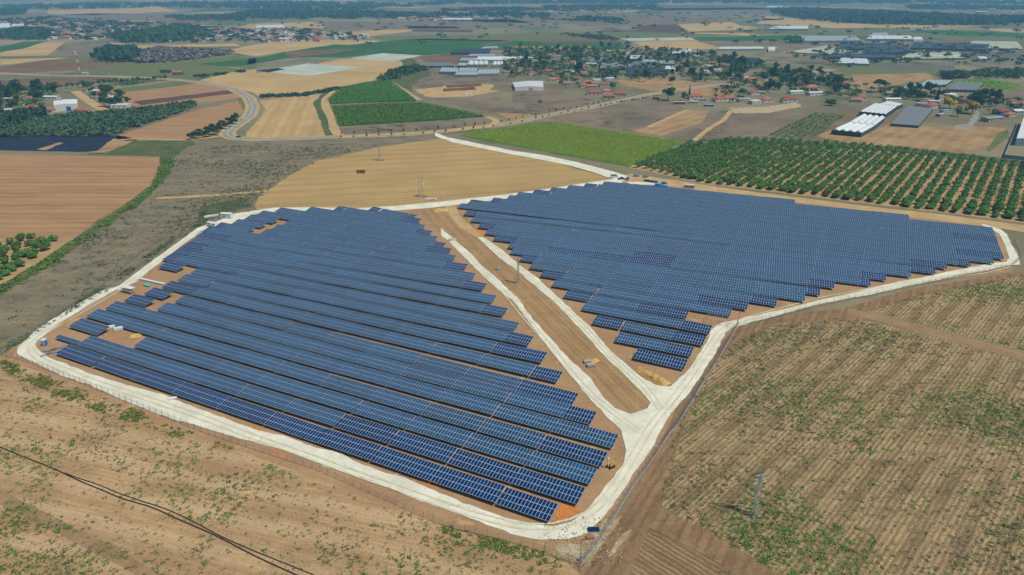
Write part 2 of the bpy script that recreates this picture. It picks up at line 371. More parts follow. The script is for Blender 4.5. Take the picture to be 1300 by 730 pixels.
F('field', [(200, 600), (540, 520), (760, 500), (900, 560), (1100, 590), (900, 740), (740, 690)], m_bare, .1, R3)
F('field', [(600, 660), (700, 640), (860, 560), (1000, 560), (960, 620), (760, 690)], m_baretan, .14, R3)
F('field', [(860, 680), (1060, 560), (1300, 570), (1420, 560), (1520, 600), (1300, 690), (1200, 710), (1000, 730)], m_bare, .13, R3)
F('field', [(1100, 548), (1290, 540), (1440, 520), (1470, 540), (1300, 572), (1130, 575)], m_rubble, .16, R3)
F('field', [(520, 405), (800, 400), (1000, 425), (1000, 470), (700, 460), (560, 430)], m_baretan, .1, R3)
F('field', [(880, 460), (1120, 450), (1120, 490), (900, 490)], m_baretan, .12, R3)
F('field', [(240, 690), (330, 655), (480, 690), (600, 630), (900, 650), (1110, 640), (1200, 650), (1160, 730), (1000, 770), (600, 740), (400, 725)], m_baretan, .12, R4)
F('grass_patch', [(1170, 670), (1220, 655), (1215, 700), (1170, 730), (1120, 770), (1100, 760)], m_grass, .16, R4)
F('field', [(880, 415), (1090, 400), (1290, 430), (1220, 458), (1100, 440)], m_lime, .2, R4)
F('field', [(420, 380), (800, 370), (860, 400), (700, 420), (460, 455)], m_baretan, .1, R4)
F('field', [(300, 340), (900, 330), (1000, 370), (900, 390), (400, 380)], m_grass, .08, R4)
F('field', [(500, 320), (940, 330), (950, 358), (600, 352)], m_greydead, .12, R4)
F('field', [(940, 265), (1296, 260), (1296, 305), (1000, 300)], m_greydead, .12, R4)
F('field', [(1000, 480), (1296, 440), (1296, 520), (1150, 510)], m_bare, .1, R4)
F('field', [(-140, 152), (0, 148), (300, 160), (1100, 150), (1296, 170), (1400, 176), (1400, 215), (1296, 215), (700, 190), (0, 172), (-100, 170)], m_grass, .09, R4)
F('lane', [(930, 640), (1010, 628), (1060, 560), (1075, 575), (1040, 640), (1000, 660), (935, 655)], m_asph, .18, R4)
# left middle
F('field', [(0, 243 + 0), (-60, 197)] + [(0, 196), (203, 200), (201, 216), (190, 236), (163, 256), (120, 283), (93, 303), (0, 305), (-60, 305)], m_plough, .1)
F('orchard_ground', [(-60, 303), (93, 303), (50, 333), (0, 362), (-60, 395)], m_orch, .13)
F('scrub_ground', [(203, 196), (240, 180), (300, 176), (420, 178), (552, 168), (560, 178), (480, 188), (400, 205), (365, 225), (322, 262), (325, 264), (262, 287), (135, 366), (0, 450), (-60, 480), (-60, 410), (0, 366), (90, 305), (160, 262)], m_scrub, .09)
F('verge', [(203, 183), (240, 181), (222, 200), (214, 222), (180, 256), (120, 297), (60, 340), (10, 368), (-60, 405), (-60, 392), (0, 360), (90, 306), (162, 258), (192, 236), (203, 215)], m_verge, .12)
F('grass_patch', [(120, 180), (240, 178), (250, 184), (205, 198), (110, 196)], m_verge, .11)
F('grass_patch', [(255, 262), (310, 252), (320, 262), (290, 272), (250, 282)], m_verge, .13)
F('wheat_field', [(322, 263), (330, 248), (365, 225), (400, 205), (480, 187), (558, 176), (572, 180), (640, 192), (700, 205), (782, 229), (748, 233), (700, 240), (600, 252), (530, 262), (440, 266), (325, 266)], m_wheat, .14)
ribbon('track', [(199, 252), (240, 250), (300, 246), (340, 242)], 5, .17, m_tracktan)
F('mulch_field', [(-40, 174), (150, 172), (122, 192), (98, 193), (0, 191), (-40, 191)], m_navy, .13)
F('track', [(48, 190), (75, 181), (80, 182), (58, 191)], m_baretan, .17)
F('field', [(112, 194), (150, 172), (175, 177), (135, 194)], m_baretan, .12)
# orchard ground, crop ground
ORCH = [(798, 213), (868, 185), (932, 177), (1060, 183), (1125, 188), (1193, 197), (1340, 214), (1340, 290), (1290, 282), (1200, 271), (1100, 259), (975, 243), (900, 235), (850, 224)]
F('orchard_ground', ORCH, m_orch, .12)
F('verge', [(868, 185), (932, 177), (1060, 183), (1130, 186), (1200, 193), (1340, 208), (1340, 216), (1193, 199), (1060, 186), (932, 182), (875, 188)], m_verge, .16)
# the site
F('site_ground', [(2, 452), (30, 432), (150, 366), (262, 290), (300, 272), (440, 268), (560, 262), (650, 250), (785, 226), (975, 246), (1120, 264), (1262, 286), (1292, 320), (1284, 345), (1150, 362), (940, 412), (840, 560), (742, 718), (690, 704), (545, 662), (330, 582), (180, 530), (100, 492)], m_dirt, .10)
COR = [(530, 268), (580, 260), (620, 305), (690, 378), (780, 458), (852, 488), (826, 520), (800, 525), (720, 460), (650, 390), (590, 325)]
F('corridor', COR, m_corr, .13)
# foreground and right hand fields
F('foreground_field', [(-200, 440), (0, 452), (180, 520), (330, 575), (560, 660), (720, 716), (770, 760), (900, 1000), (200, 1100), (-600, 1000)], m_fore, .08, step=6, amp=.6)
F('crop_field', [(985, 408), (1075, 400), (1100, 408), (1185, 425), (1320, 465), (1500, 520), (1700, 900), (1200, 900), (960, 716), (860, 655), (835, 640), (850, 560), (890, 470), (930, 430)], m_right, .09, step=5, amp=.6)
F('crop_field', [(1102, 394), (1120, 386), (1180, 370), (1300, 348), (1420, 330), (1500, 480), (1320, 452), (1230, 428), (1150, 408)], m_right, .09, step=5, amp=.6)
F('crop_field', [(826, 660), (850, 664), (955, 722), (1150, 880), (900, 900), (795, 740), (800, 700)], m_right2, .09, step=5, amp=.6)
F('churned_ground', [(735, 716), (790, 648), (840, 560), (880, 470), (935, 416), (1000, 400), (1080, 390), (1150, 368), (1290, 346), (1420, 322), (1420, 334), (1290, 352), (1185, 372), (1105, 394), (1100, 408), (985, 410), (930, 436), (895, 476), (862, 560), (845, 620), (838, 655), (830, 664), (800, 720), (810, 760), (740, 770)], m_churn, .12, step=4, amp=.5)
ribbon('dirt_track', [(1075, 396), (1110, 402), (1160, 418), (1240, 436), (1330, 464)], 7.5, .16, m_track, .5)
ribbon('dirt_track', [(826, 658), (860, 668), (920, 704), (980, 740), (1060, 800)], 8, .17, m_churn, .5)
ribbon('dirt_track', [(-40, 610), (0, 630), (60, 662), (130, 696), (190, 730), (260, 775)], 3.4, .14, m_track, .4)
F('rubble_patch', [(700, 690), (740, 692), (772, 655), (790, 655), (748, 716), (715, 708)], m_rubble, .15, step=2, amp=.4)
F('rubble_patch', [(781, 690), (790, 678), (803, 672), (797, 684), (786, 694), (779, 705), (772, 708)], m_rubble, .17, step=2, amp=.3)
F('orange_patch', [(706, 652), (713, 640), (735, 646), (738, 650), (720, 660), (706, 663)], m_orange, .14, step=2, amp=.5)
F('orange_patch', [(530, 606), (545, 608), (560, 616), (560, 622), (545, 618)], m_orange, .14, step=2, amp=.5)
F('orange_patch', [(593, 296), (600, 288), (616, 296), (612, 301)], m_orange, .16, step=2, amp=.5)

# white gravel perimeter road: outlines of the two edges
c0, c1, c2 = (0, 366), (325, 547), (650, 547); c3, c4, c5 = (650, 366), (975, 366), (975, 183)
outer = T(0, 366, [(545, 0), (360, 100), (190, 205), (92, 300), (90, 335), (190, 385), (300, 440), (450, 490), (600, 560), (800, 640), (1000, 700), (1180, 752)]) + \
    T(325, 547, [(0, 62), (130, 97), (250, 140), (400, 200), (560, 245), (700, 300), (800, 345), (960, 400), (1100, 450), (1290, 525)]) + \
    T(650, 547, [(150, 555), (290, 550), (380, 520), (470, 430), (540, 330), (640, 190), (700, 100), (755, 0)]) + \
    T(650, 366, [(800, 640), (900, 530), (960, 440), (1030, 330), (1080, 230), (1110, 203)]) + \
    T(1080, 270, [(-600, 850), (-300, 765), (0, 707), (150, 682), (300, 647), (500, 602), (700, 562), (900, 517), (1100, 482), (1300, 440)], 6.5)
inner = T(0, 366, [(600, 0), (440, 90), (290, 190), (182, 268), (182, 300), (240, 350), (330, 385), (450, 430), (600, 480), (750, 520), (850, 550), (1000, 610), (1290, 715)]) + \
    T(325, 547, [(130, 25), (300, 85), (430, 112), (490, 150), (600, 195), (750, 240), (900, 305), (1050, 365), (1150, 400), (1290, 450)]) + \
    T(650, 547, [(120, 480), (200, 485), (300, 465), (380, 410), (470, 290), (560, 180), (580, 90)])
F('gravel_road', outer[:-15] + [(852, 512), (846, 510)] + inner[::-1], m_gravel, .2, step=1.8, amp=.5)
right_in = T(650, 366, [(815, 490), (880, 430), (930, 360), (990, 270), (1010, 210), (1060, 178), (1130, 163)]) + T(1080, 270, [(-600, 810), (-300, 738), (0, 667), (200, 620), (400, 570), (600, 535), (800, 490), (1000, 450), (1200, 415)], 6.5) + T(975, 183, [(1200, 600), (1222, 580), (1200, 510), (1168, 455), (1130, 432), (1080, 412)])
right_out = [p for p in outer[-16:]] + T(975, 183, [(1275, 612), (1272, 580), (1240, 520), (1210, 460), (1180, 433), (1085, 404)])
F('gravel_road', [(838, 545), (815, 560), (802, 540), (826, 520)] + right_in + right_out[::-1] + [(846, 530)], m_gravel, .23, step=1.8, amp=.45)
lf = [(560, 300), (569, 306), (590, 327.5), (617, 354), (634, 369.5), (650, 381)] + T(650, 366, [(100, 190), (200, 320), (300, 450), (400, 570), (480, 650), (560, 725), (640, 740)])
lr = [(560, 290), (580, 307.5), (597, 321.5), (611, 337), (629, 352), (645, 368), (658, 379)] + T(650, 366, [(100, 150), (200, 260), (290, 360), (400, 460), (450, 540), (520, 610), (600, 640), (700, 650)])
F('gravel_road', lf + lr[::-1], m_gravel, .225, step=1.8, amp=.45)
rl = T(650, 366, [(128, 0), (200, 60), (300, 160), (400, 270), (490, 370), (560, 430), (650, 520), (715, 600), (690, 660), (780, 660), (840, 560), (815, 490), (800, 500), (720, 490), (640, 440), (570, 380), (500, 320), (400, 200), (300, 110), (185, 0)])
F('gravel_road', rl, m_gravel, .24, step=1.8, amp=.45)
F('gravel_road', T(560, 260, [(300, 270), (345, 270), (500, 370), (640, 500), (790, 600), (905, 715), (830, 715), (700, 610), (620, 540), (480, 440), (370, 340)], 6.5), m_gravel, .235, step=2.5, amp=.4)
F('gravel_road', T(560, 260, [(20, 0), (110, 0), (160, 100), (345, 268), (300, 275), (150, 190), (90, 110)], 6.5), m_tracktan, .19, step=2.5, amp=.5)
F('gravel_road', [(768, 528), (789, 547.5), (792, 560), (795.5, 574), (812, 576), (840, 535), (852, 500), (835, 497), (822, 519), (800, 527), (786, 522)], m_gravel, .25, step=1.8, amp=.3)
# back of the arrays
F('gravel_road', T(0, 183, [(600, 720), (760, 600), (850, 535), (920, 485), (1000, 425), (1060, 405), (1100, 392), (1190, 352), (1290, 340), (1290, 355), (1190, 400), (1090, 440), (1020, 440), (900, 530), (760, 640), (690, 700), (600, 740), (545, 738)]), m_gravel, .21, step=3, amp=.4)
F('gravel_road', [(318, 268), (350, 264), (400, 263.5), (450, 265), (500, 262), (550, 257.5), (590, 253), (640, 247.5), (700, 239.5), (748, 232), (790, 226), (790, 232), (748, 238), (700, 246), (640, 253), (590, 259), (550, 264), (500, 268), (450, 271), (400, 270), (350, 270), (318, 272)], m_gravel, .215, step=3, amp=.35)
F('gravel_road', T(650, 183, [(-390, -60), (-330, -35), (0, 33), (150, 55), (320, 90), (440, 120), (540, 148), (600, 168), (560, 188), (480, 168), (400, 140), (300, 112), (150, 80), (0, 53), (-300, -8), (-390, -40)]), m_gravel, .22, step=4, amp=.5)
F('dirt_track', [(782, 226), (800, 221), (830, 225), (900, 236), (975, 246), (1100, 262), (1200, 273), (1290, 285), (1340, 292), (1340, 302), (1280, 292), (1200, 281), (1100, 268), (975, 253), (900, 244), (830, 234), (785, 231)], m_tracktan, .18, step=4, amp=.5)
F('gravel_road', T(975, 183, [(560, 343), (712, 366), (712, 372), (560, 352)]), m_gravel, .22)
F('gravel_road', [(795, 231), (830, 232.5), (838, 236), (800, 234)], m_gravel, .22)

m_rut = fm('packed wheel track', S(214, 204, 186), S(196, 184, 164), .3, grain=.12, gsc=1.6)
def ruts(px, off=1.0, wd=.55, z=.275):
    P = jit([G(*p) for p in px], 4, 0, closed=False)
    for _ in range(4): P = [P[0]] + [((P[i - 1][0] + 2 * P[i][0] + P[i + 1][0]) / 4, (P[i - 1][1] + 2 * P[i][1] + P[i + 1][1]) / 4) for i in range(1, len(P) - 1)] + [P[-1]]
    for sgn in (-1, 1):
        mb = MB(); row = []
        for i, p in enumerate(P):
            a, b = P[max(0, i - 1)], P[min(len(P) - 1, i + 1)]; d = math.hypot(b[0] - a[0], b[1] - a[1]) or 1; nx, ny = -(b[1] - a[1]) / d, (b[0] - a[0]) / d
            o = sgn * off + .5 * noise.noise(Vector((p[0] / 25, p[1] / 25, 2))); h = wd / 2 * (1 + .9 * noise.noise(Vector((p[0] / 7, p[1] / 7, 5 + sgn))))
            row.append(((p[0] + nx * (o + h), p[1] + ny * (o + h), z), (p[0] + nx * (o - h), p[1] + ny * (o - h), z)))
        for i in range(len(row) - 1): mb.quad(row[i][1], row[i + 1][1], row[i + 1][0], row[i][0])
        tag(mb.build('wheel_track', m_rut), kind='structure')
ruts([(262, 290), (235, 306), (205, 331), (160, 363), (100, 398), (60, 420), (36, 438), (38, 449), (60, 461), (120, 485), (200, 511), (300, 547), (400, 583), (500, 620), (600, 653), (650, 669), (700, 677), (735, 668), (765, 643), (785, 610), (806, 575), (822, 545), (850, 513), (878, 478), (898, 444), (918, 416), (960, 401), (1040, 380), (1150, 358.5), (1250, 346), (1281, 338)])
ruts([(598, 327), (640, 372), (690, 430), (740, 491), (780, 528), (812, 548)], .9, .5, .283)
ruts([(612, 304), (635, 322), (657, 340), (675, 354), (690, 367), (703, 380), (738, 411), (763, 440), (783, 460), (800, 475), (822, 494), (838, 520)], .9, .5, .291)
# asphalt road that bends past the fields, with a paler shoulder
road = T(0, 0, [(-300, 355), (0, 371), (200, 381), (570, 388), (870, 402), (1050, 422), (1180, 450), (1258, 492), (1282, 540), (1262, 590), (1200, 632), (1150, 665), (1148, 690), (1200, 705), (1296, 708)]) + T(325, 0, [(200, 702), (400, 694), (800, 680), (1000, 660), (1240, 632)]) + T(650, 0, [(0, 625), (200, 580), (400, 545), (560, 510), (740, 470), (900, 448), (1000, 435), (1200, 420), (1296, 405)]) + [(1010, 95), (1060, 88)]
ribbon('road_shoulder', road, 15, .2, m_tracktan, .7, 8)
ribbon('asphalt_road', road, 8, .26, m_asph, .1, 8)
ribbon('road_marking', road, .3, .30, m_line, 0, 8)
for pts, wd in [(T(325, 0, [(415, 452), (350, 500), (350, 540), (385, 600), (400, 670), (430, 690)]), 9), (T(325, 0, [(690, 418), (750, 460), (830, 508)]), 7),
                (T(325, 0, [(1165, 592), (1230, 610), (1190, 640), (900, 668), (430, 692)]), 7), (T(0, 0, [(380, 462), (460, 520), (550, 575)]), 11),
                (T(0, 0, [(530, 455), (700, 432), (870, 408)]), 5), (T(650, 0, [(690, 645), (790, 600), (890, 557)]), 5), (T(650, 0, [(920, 715), (1000, 650), (1070, 610), (1110, 560)]), 5),
                (T(0, 0, [(600, 710), (650, 702), (960, 712), (1120, 690)]), 5), (T(0, 0, [(1150, 340), (1230, 350), (1280, 365)]), 5), ([(868, 188), (835, 200), (802, 213)], 5)]:
    ribbon('farm_track', pts, wd, .28, m_tracktan, .5, 8)

pr = random.Random(77); pk = [m_tanfar, m_bare, m_baretan, m_plough2, m_grass, m_fgreen, m_tanfar, m_purple, m_wheat2, m_plough]
for k in range(120):
    d = pr.uniform(1500, 7000); bx_ = pr.uniform(-.75, .75) * d; a0 = pr.choice([.15, .3, -.1, 1.2]) + pr.uniform(-.1, .1); l_, w_ = pr.uniform(150, 520) * (d / 3000) ** .5, pr.uniform(90, 320) * (d / 3000) ** .5
    c_, s_ = math.cos(a0), math.sin(a0); sk = pr.uniform(-.3, .3)
    sheet('far_field', [(bx_ + (u * l_ + v * w_ * sk) * c_ - v * w_ * s_, d + (u * l_ + v * w_ * sk) * s_ + v * w_ * c_) for u, v in ((-.5, -.5), (.5, -.5 + pr.uniform(-.1, .1)), (.5, .5), (-.5 + pr.uniform(-.1, .1), .5))], .03 + .0004 * k, pk[k % 10], 40, 4)

# ------------------------------------------------------------------ haze
m, n, p, L = newmat('haze')
n.nodes.remove(p); pv = node(n, 'ShaderNodeVolumePrincipled')
pv.inputs['Color'].default_value = (.30, .70, 1, 1); pv.inputs['Density'].default_value = 1.5e-4; pv.inputs['Anisotropy'].default_value = 0.0
L(pv.outputs[0], n.nodes['Material Output'].inputs['Volume'])
mb = MB(); mb.box((0, 0, 68), (70000, 70000, 138)); tag(mb.build('haze', m), kind='stuff')

# ------------------------------------------------------------------ solar tables
def cell_mat(name, c, rough, spec=.5):
    m, n, p, L = newmat(name)
    p.inputs['Roughness'].default_value = rough; p.inputs['Specular IOR Level'].default_value = spec
    g = node(n, 'ShaderNodeNewGeometry'); oi = node(n, 'ShaderNodeObjectInfo')
    hv = node(n, 'ShaderNodeHueSaturation'); hv.inputs['Color'].default_value = c
    v = mth(n, 'ADD', mth(n, 'MULTIPLY', g.outputs['Random Per Island'], .4), mth(n, 'ADD', mth(n, 'MULTIPLY', oi.outputs['Random'], .3), .65))
    L(v, hv.inputs['Value']); L(hv.outputs[0], p.inputs['Base Color'])
    return m
m_alu = plain('module frame aluminium', (.46, .52, .57, 1), .45, .0)
m_steel = plain('galvanised steel', (.36, .37, .38, 1), .5, .3)
m_cdark = cell_mat('dark blue module', S(0, 44, 88), .26, .25)
m_clight = cell_mat('greyer blue module', S(22, 64, 98), .36, .25)
TILT = R(10.5); MW, MH = 1.0, 2.0; LOWZ = 1.3
RAISE = 1.0
arr_cache = {}
def array_meshes(n, dark, rows=3):
    key = (n, dark, rows)
    if key in arr_cache: return arr_cache[key]
    ct, st = math.cos(TILT), math.sin(TILT)
    M = Matrix(((1, 0, 0), (0, ct, -st), (0, st, ct)))
    Lx = n * MW; mb = MB(); H3 = rows * (MH + .02)
    mb.box((Lx / 2, H3 / 2 * ct, LOWZ + H3 / 2 * st), (Lx, H3, .035), 0, 0, M)
    for i in range(n):
        for j in range(rows):
            x0, x1 = i * MW + .05, (i + 1) * MW - .05; y0, y1 = j * (MH + .02) + .06, (j + 1) * (MH + .02) - .06
            mb.quad(*[M @ Vector(q) + Vector((0, 0, LOWZ)) for q in ((x0, y0, .026), (x1, y0, .026), (x1, y1, .026), (x0, y1, .026))], 1)
    a = mb.mesh('panel_array', [m_alu, m_cdark if dark else m_clight])
    mb = MB(); k = max(2, round(Lx / 4) + 1)
    for i in range(k):
        x = .6 + (Lx - 1.2) * i / (k - 1)
        for yy in (.9, H3 * .72):
            mb.box((x, yy, (LOWZ + yy * math.tan(TILT)) / 2 - .05), (.12, .12, LOWZ + yy * math.tan(TILT) - .05), 0)
        mb.bar((x, .3 * ct, LOWZ + .3 * st - .12), (x, (H3 - .3) * ct, LOWZ + (H3 - .3) * st - .12), .06, 0)
    for t in (.6, H3 - .6): mb.bar((.1, t * ct, LOWZ + t * st - .06), (Lx - .1, t * ct, LOWZ + t * st - .06), .04, 0)
    b = mb.mesh('support_frame', m_steel)
    arr_cache[key] = (a, b); return a, b

# low edges of the rows, surveyed at both ends of each row (v coordinate)
LvR = [132.2, 141.4, 150.4, 159, 168.8, 177.2, 185.1, 195.9, 205.9, 215.8, 224.4, 234.5, 244, 253.9, 262.3, 270.7, 279, 286.3, 291.8, 298.7, 305.7, 312.9, 321.2, 326.3, 334, 342]
LuR = [-55.6, -51.1, -51.1, -50.9, -51.2, -60.9, -70.2, -80.3, -90.6, -101, -110.5, -120.6, -130.8, -141.5, -150.7, -160.3, -170.1, -178.3, -185.8, -194.4, -203, -210.8, -220, -226.7, -236, -246, -256]
LvL = [133.5, 141.4, 149.8, 158.8, 167.3, 175.9, 184.8, 193.4, 201.9] + [201.9 + 8.5 * k for k in range(1, 18)]
LuL = [-253.1, -265.6, -270.1, -274.9, -275.1, -275.8, -271.3, -271.6, -271.0]
LPOLY = [UV(x, y, 1.6) for x, y in [(60, 440), (70, 428), (104, 402), (128, 392), (150, 381), (183, 352), (203, 331), (235, 311), (262, 290), (285, 283), (303, 277), (322, 270), (370, 264.5), (428, 264.5), (480, 265.5), (530, 271), (560, 300), (800, 560)]]
RvL = [224.0, 233.7, 244.3, 254.8, 263.5, 272.3, 280.7, 287.5, 294.8, 301.7, 308.2, 315.7, 322.3, 330.6, 338.4, 347.7, 358.8]
RuL = [-62.9, -73, -86.1, -96.6, -106.5, -116, -125.4, -134.2, -142.9, -151.4, -160.1, -168.6, -176.9, -186.1, -195, -204.8, -215.4]
RvR = [224.1, 234.3, 244.8, 255.4, 265.4, 275.4, 284.9, 294.5, 304.7, 314.5, 325.6, 336.1, 346, 355.9, 365.2, 374.9, 383.8, 393, 402]
RuR = [-44, -44, -42.6, -42.7, -53.8, -38.1, -32.9, -23.1, -12.9, -7.8, -2.7, 12.4, 17.8, 27.8, 38.2, 43.8, 53.6, 64.3, 69.5]
RPOLY = [UV(x, y, 1.6) for x, y in [(583, 257), (617, 255.8), (650, 247.2), (691, 241.5), (748, 234.2), (785, 231), (880, 241), (975, 252), (1116, 270.5), (1155, 276), (1246, 286), (1262, 292), (1267, 302), (1272, 315), (1277, 331), (1200, 380), (580, 265)]]
for k in range(9): RvL.append(358.8 + 9.3 * (k + 1))
for k in range(9): RvR.append(402 + 9.2 * (k + 1))
def hole(px): return [UV(x, y, .8) for x, y in px]
HOLES = [hole([(186, 389), (196, 391), (236, 374), (230, 371)]), hole([(197, 364), (208, 364), (224, 351), (236, 347), (252, 341), (243, 338), (222, 345), (212, 352)]),
         hole([(322, 297), (330, 298), (364, 284), (356, 282)]), hole([(150, 372), (160, 348), (182, 347), (203, 353), (214, 356), (203, 365), (186, 372)]),
         hole([(107, 412), (130, 418), (150, 428), (160, 420), (135, 409), (108, 403)]), hole([(188, 346), (205, 346), (202, 341), (193, 341)])]
HOLES.append(hole([(134, 429), (140, 413), (178, 424), (172, 440)]))
tables = []
def fill_row(side, k, uL, uR, vfun, grid0, P):
    """cut the row into tables on the column grid, leave out the clearings"""
    cuts = [uL]; j0 = math.ceil((uL - grid0) / P)
    g = grid0 + j0 * P
    while g < uR - 1: 
        if g > uL + 1: cuts.append(g)
        g += P
    cuts.append(uR)
    for a, b in zip(cuts, cuts[1:]):
        runs = []; u = a; cur = None
        while u < b - .01:
            v = vfun(u) + 2.6
            bad = any(inside((u, v), h) for h in HOLES)
            if not bad: cur = [u, u + 1] if cur is None else [cur[0], u + 1]
            elif cur: runs.append(cur); cur = None
            u += 1
        if cur: runs.append([cur[0], min(cur[1], b)])
        for s, e in runs:
            n = min(20, int((e - s - .1) / MW + .2))
            if n >= 4: tables.append((side, k, s + .1, n, vfun))
for k in range(len(LvR)):
    vr, vl = LvR[k], LvL[k]; ur = LuR[k]
    f = lambda u, vr=vr, vl=vl, ur=ur: vl + (vr - vl) * (u + 270) / (ur + 270)
    if k < len(LuL): ul = LuL[k]
    else:
        ul = None; u = -330
        while u < ur and ul is None:
            if inside((u, f(u) + 3), LPOLY): ul = u
            u += 1
        if ul is None: continue
    if k > 22:      # the last rows stop where the back road cuts them
        u = ur
        while u > ul and not inside((u, f(u) + 3), LPOLY): u -= 1
        ur = u
    if ur - ul < 5: continue
    fill_row('left', k + 1, ul, ur, f, -50.4 - 20.2 * 20, 20.2)
for k in range(min(len(RvL), len(RvR))):
    vl, vr = RvL[k], RvR[k]
    ul0 = RuL[min(k, 16)]; ur0 = RuR[min(k, 18)]
    def f(u, vl=vl, vr=vr, a=ul0, b=ur0): return vl + (vr - vl) * (u - a) / (b - a)
    ul, ur = (RuL[k] if k < 17 else None), (RuR[k] if k < 19 else None)
    us = [u for u in np.arange(-260, 110, .5) if inside((u, f(u) + 3), RPOLY)]
    if ul is None: ul = min(us) if us else None
    if ur is None: ur = max(us) if us else None
    if ul is None or ur is None or ur - ul < 5: continue
    fill_row('right', k + 1, ul, ur, f, (-63.4 if k == 0 else -33.3) - 20.5 * 20, 20.5)

ORD = ['', 'first', 'second', 'third', 'fourth', 'fifth', 'sixth', 'seventh', 'eighth', 'ninth', 'tenth', 'eleventh', 'twelfth', 'thirteenth', 'fourteenth', 'fifteenth', 'sixteenth', 'seventeenth', 'eighteenth', 'nineteenth', 'twentieth', 'twenty-first', 'twenty-second', 'twenty-third', 'twenty-fourth', 'twenty-fifth', 'twenty-sixth', 'twenty-seventh', 'twenty-eighth']
by_row = {}
for t in tables: by_row.setdefault(t[:2], []).append(t)
last = {}
items = []
for key, ts in by_row.items():
    ts.sort(key=lambda t: -t[2])
    for i, t in enumerate(ts):
        side, k, u, nm, vf = t
        r = random.Random(k * 131 + int(u) * 7 + (side == 'left') * 991)
        end = i == 0 or i == len(ts) - 1
        dark = (side == 'left' and k == 1) or (end and nm <= 12) or (end and r.random() < .3)
        if side == 'left' and k == 2 and i < 4: dark = True
        if side == 'right' and k in (11, 12) and -150 < u < -75 and r.random() < .8: dark = True
        x, y = W(u, vf(u)); x2, y2 = W(u + 1, vf(u + 1)); x, y = x * RAISE, y * RAISE; x2, y2 = x2 * RAISE, y2 * RAISE
        rz = math.atan2(y2 - y, x2 - x)
        items.append((math.hypot(x, y), side, k, i + 1, len(ts), x, y, rz, nm, dark, r))
items.sort(key=lambda q: q[0])
print('tables', len(items), 'left rows', max(k for s, k in by_row if s == 'left'), 'right rows', max(k for s, k in by_row if s == 'right'))
mass = MB()
for q, (d, side, k, i, tot, x, y, rz, nm, dark, r) in enumerate(items):
    rows = 3
    if side == 'left' and k in (2, 3) and i == tot: rows = 1 if k == 2 else 3
    a, b = array_meshes(nm, dark, rows)
    dz = r.uniform(-.06, .06); tx, tyl = r.gauss(0, R(.8)), r.gauss(0, R(.35))
    if q < 300:
        tone = 'Dark blue' if dark else 'Grey-blue'
        if tot == 1: lab = f'{tone} solar table alone in {ORD[k]} row from the front, {side} array'
        else:
            pos = 'at right end' if i == 1 else ('at left end' if i == tot else f'{ORD[i]} from right end')
            lab = f'{tone} solar table {pos} of {ORD[k]} row from front, {side} array'
        t = thing('solar_table', lab, 'solar table', (x, y, dz), rz, f'solar tables of the {side} array')
        t.rotation_euler = (tx, tyl, rz)
        if side == 'right': t.scale = (1.022, 1, 1)
        link('panel_array', a, t); link('support_frame', b, t)
    else:
        M = Matrix.Translation((x, y, dz)) @ Matrix.Rotation(rz, 4, 'Z') @ Matrix.Rotation(tx, 4, 'X') @ Matrix.Diagonal((1.022 if side == 'right' else 1, 1, 1, 1))
        for me, off in ((a, 0), (b, 3)):
            i0 = len(mass.v); mass.v.extend([tuple(M @ v.co) for v in me.vertices])
            for pl in me.polygons:
                mass.f.append(tuple(i0 + z for z in pl.vertices))
                mass.mi.append(3 if off else (0 if pl.material_index == 0 else (1 if dark else 2)))
if mass.v:
    o = mass.build('solar_tables', [m_alu, m_cdark, m_clight, m_steel])
    tag(o, 'far rows of blue solar tables at the back of the two arrays', 'solar tables', None, 'stuff')

# ------------------------------------------------------------------ vegetation
m_trunk = plain('bark', S(96, 80, 64), .9)
m_leafA = leaf_mat('dark broad leaves', S(34, 66, 36), S(62, 96, 48))
m_leafB = leaf_mat('mid green leaves', S(58, 90, 46), S(88, 118, 58))
m_leafC = leaf_mat('blue green needles', S(30, 58, 42), S(48, 78, 50))
m_leafY = leaf_mat('yellow blossom', S(176, 150, 40), S(204, 178, 52), .1)
m_citrus = leaf_mat('citrus leaves', S(54, 92, 36), S(98, 130, 54), .25)
m_leafV = leaf_mat('village greenery', S(44, 78, 42), S(84, 112, 60), .2)
m_olive = leaf_mat('olive leaves', S(52, 78, 56), S(80, 102, 72), .2)
m_vine = leaf_mat('bright vine leaves', S(112, 138, 34), S(142, 164, 48), .15)
m_crop = leaf_mat('dark crop leaves', S(60, 104, 36), S(92, 134, 46), .15)
m_grey = leaf_mat('leafless twigs', S(100, 100, 100), S(124, 120, 114), .15)
m_weed = leaf_mat('weed leaves', S(58, 92, 36), S(112, 134, 56), .2)
m_weed2 = leaf_mat('dull weed leaves', S(72, 92, 64), S(98, 108, 74), .2)
m_straw = leaf_mat('dry straw', S(170, 142, 104), S(204, 178, 138), .15)

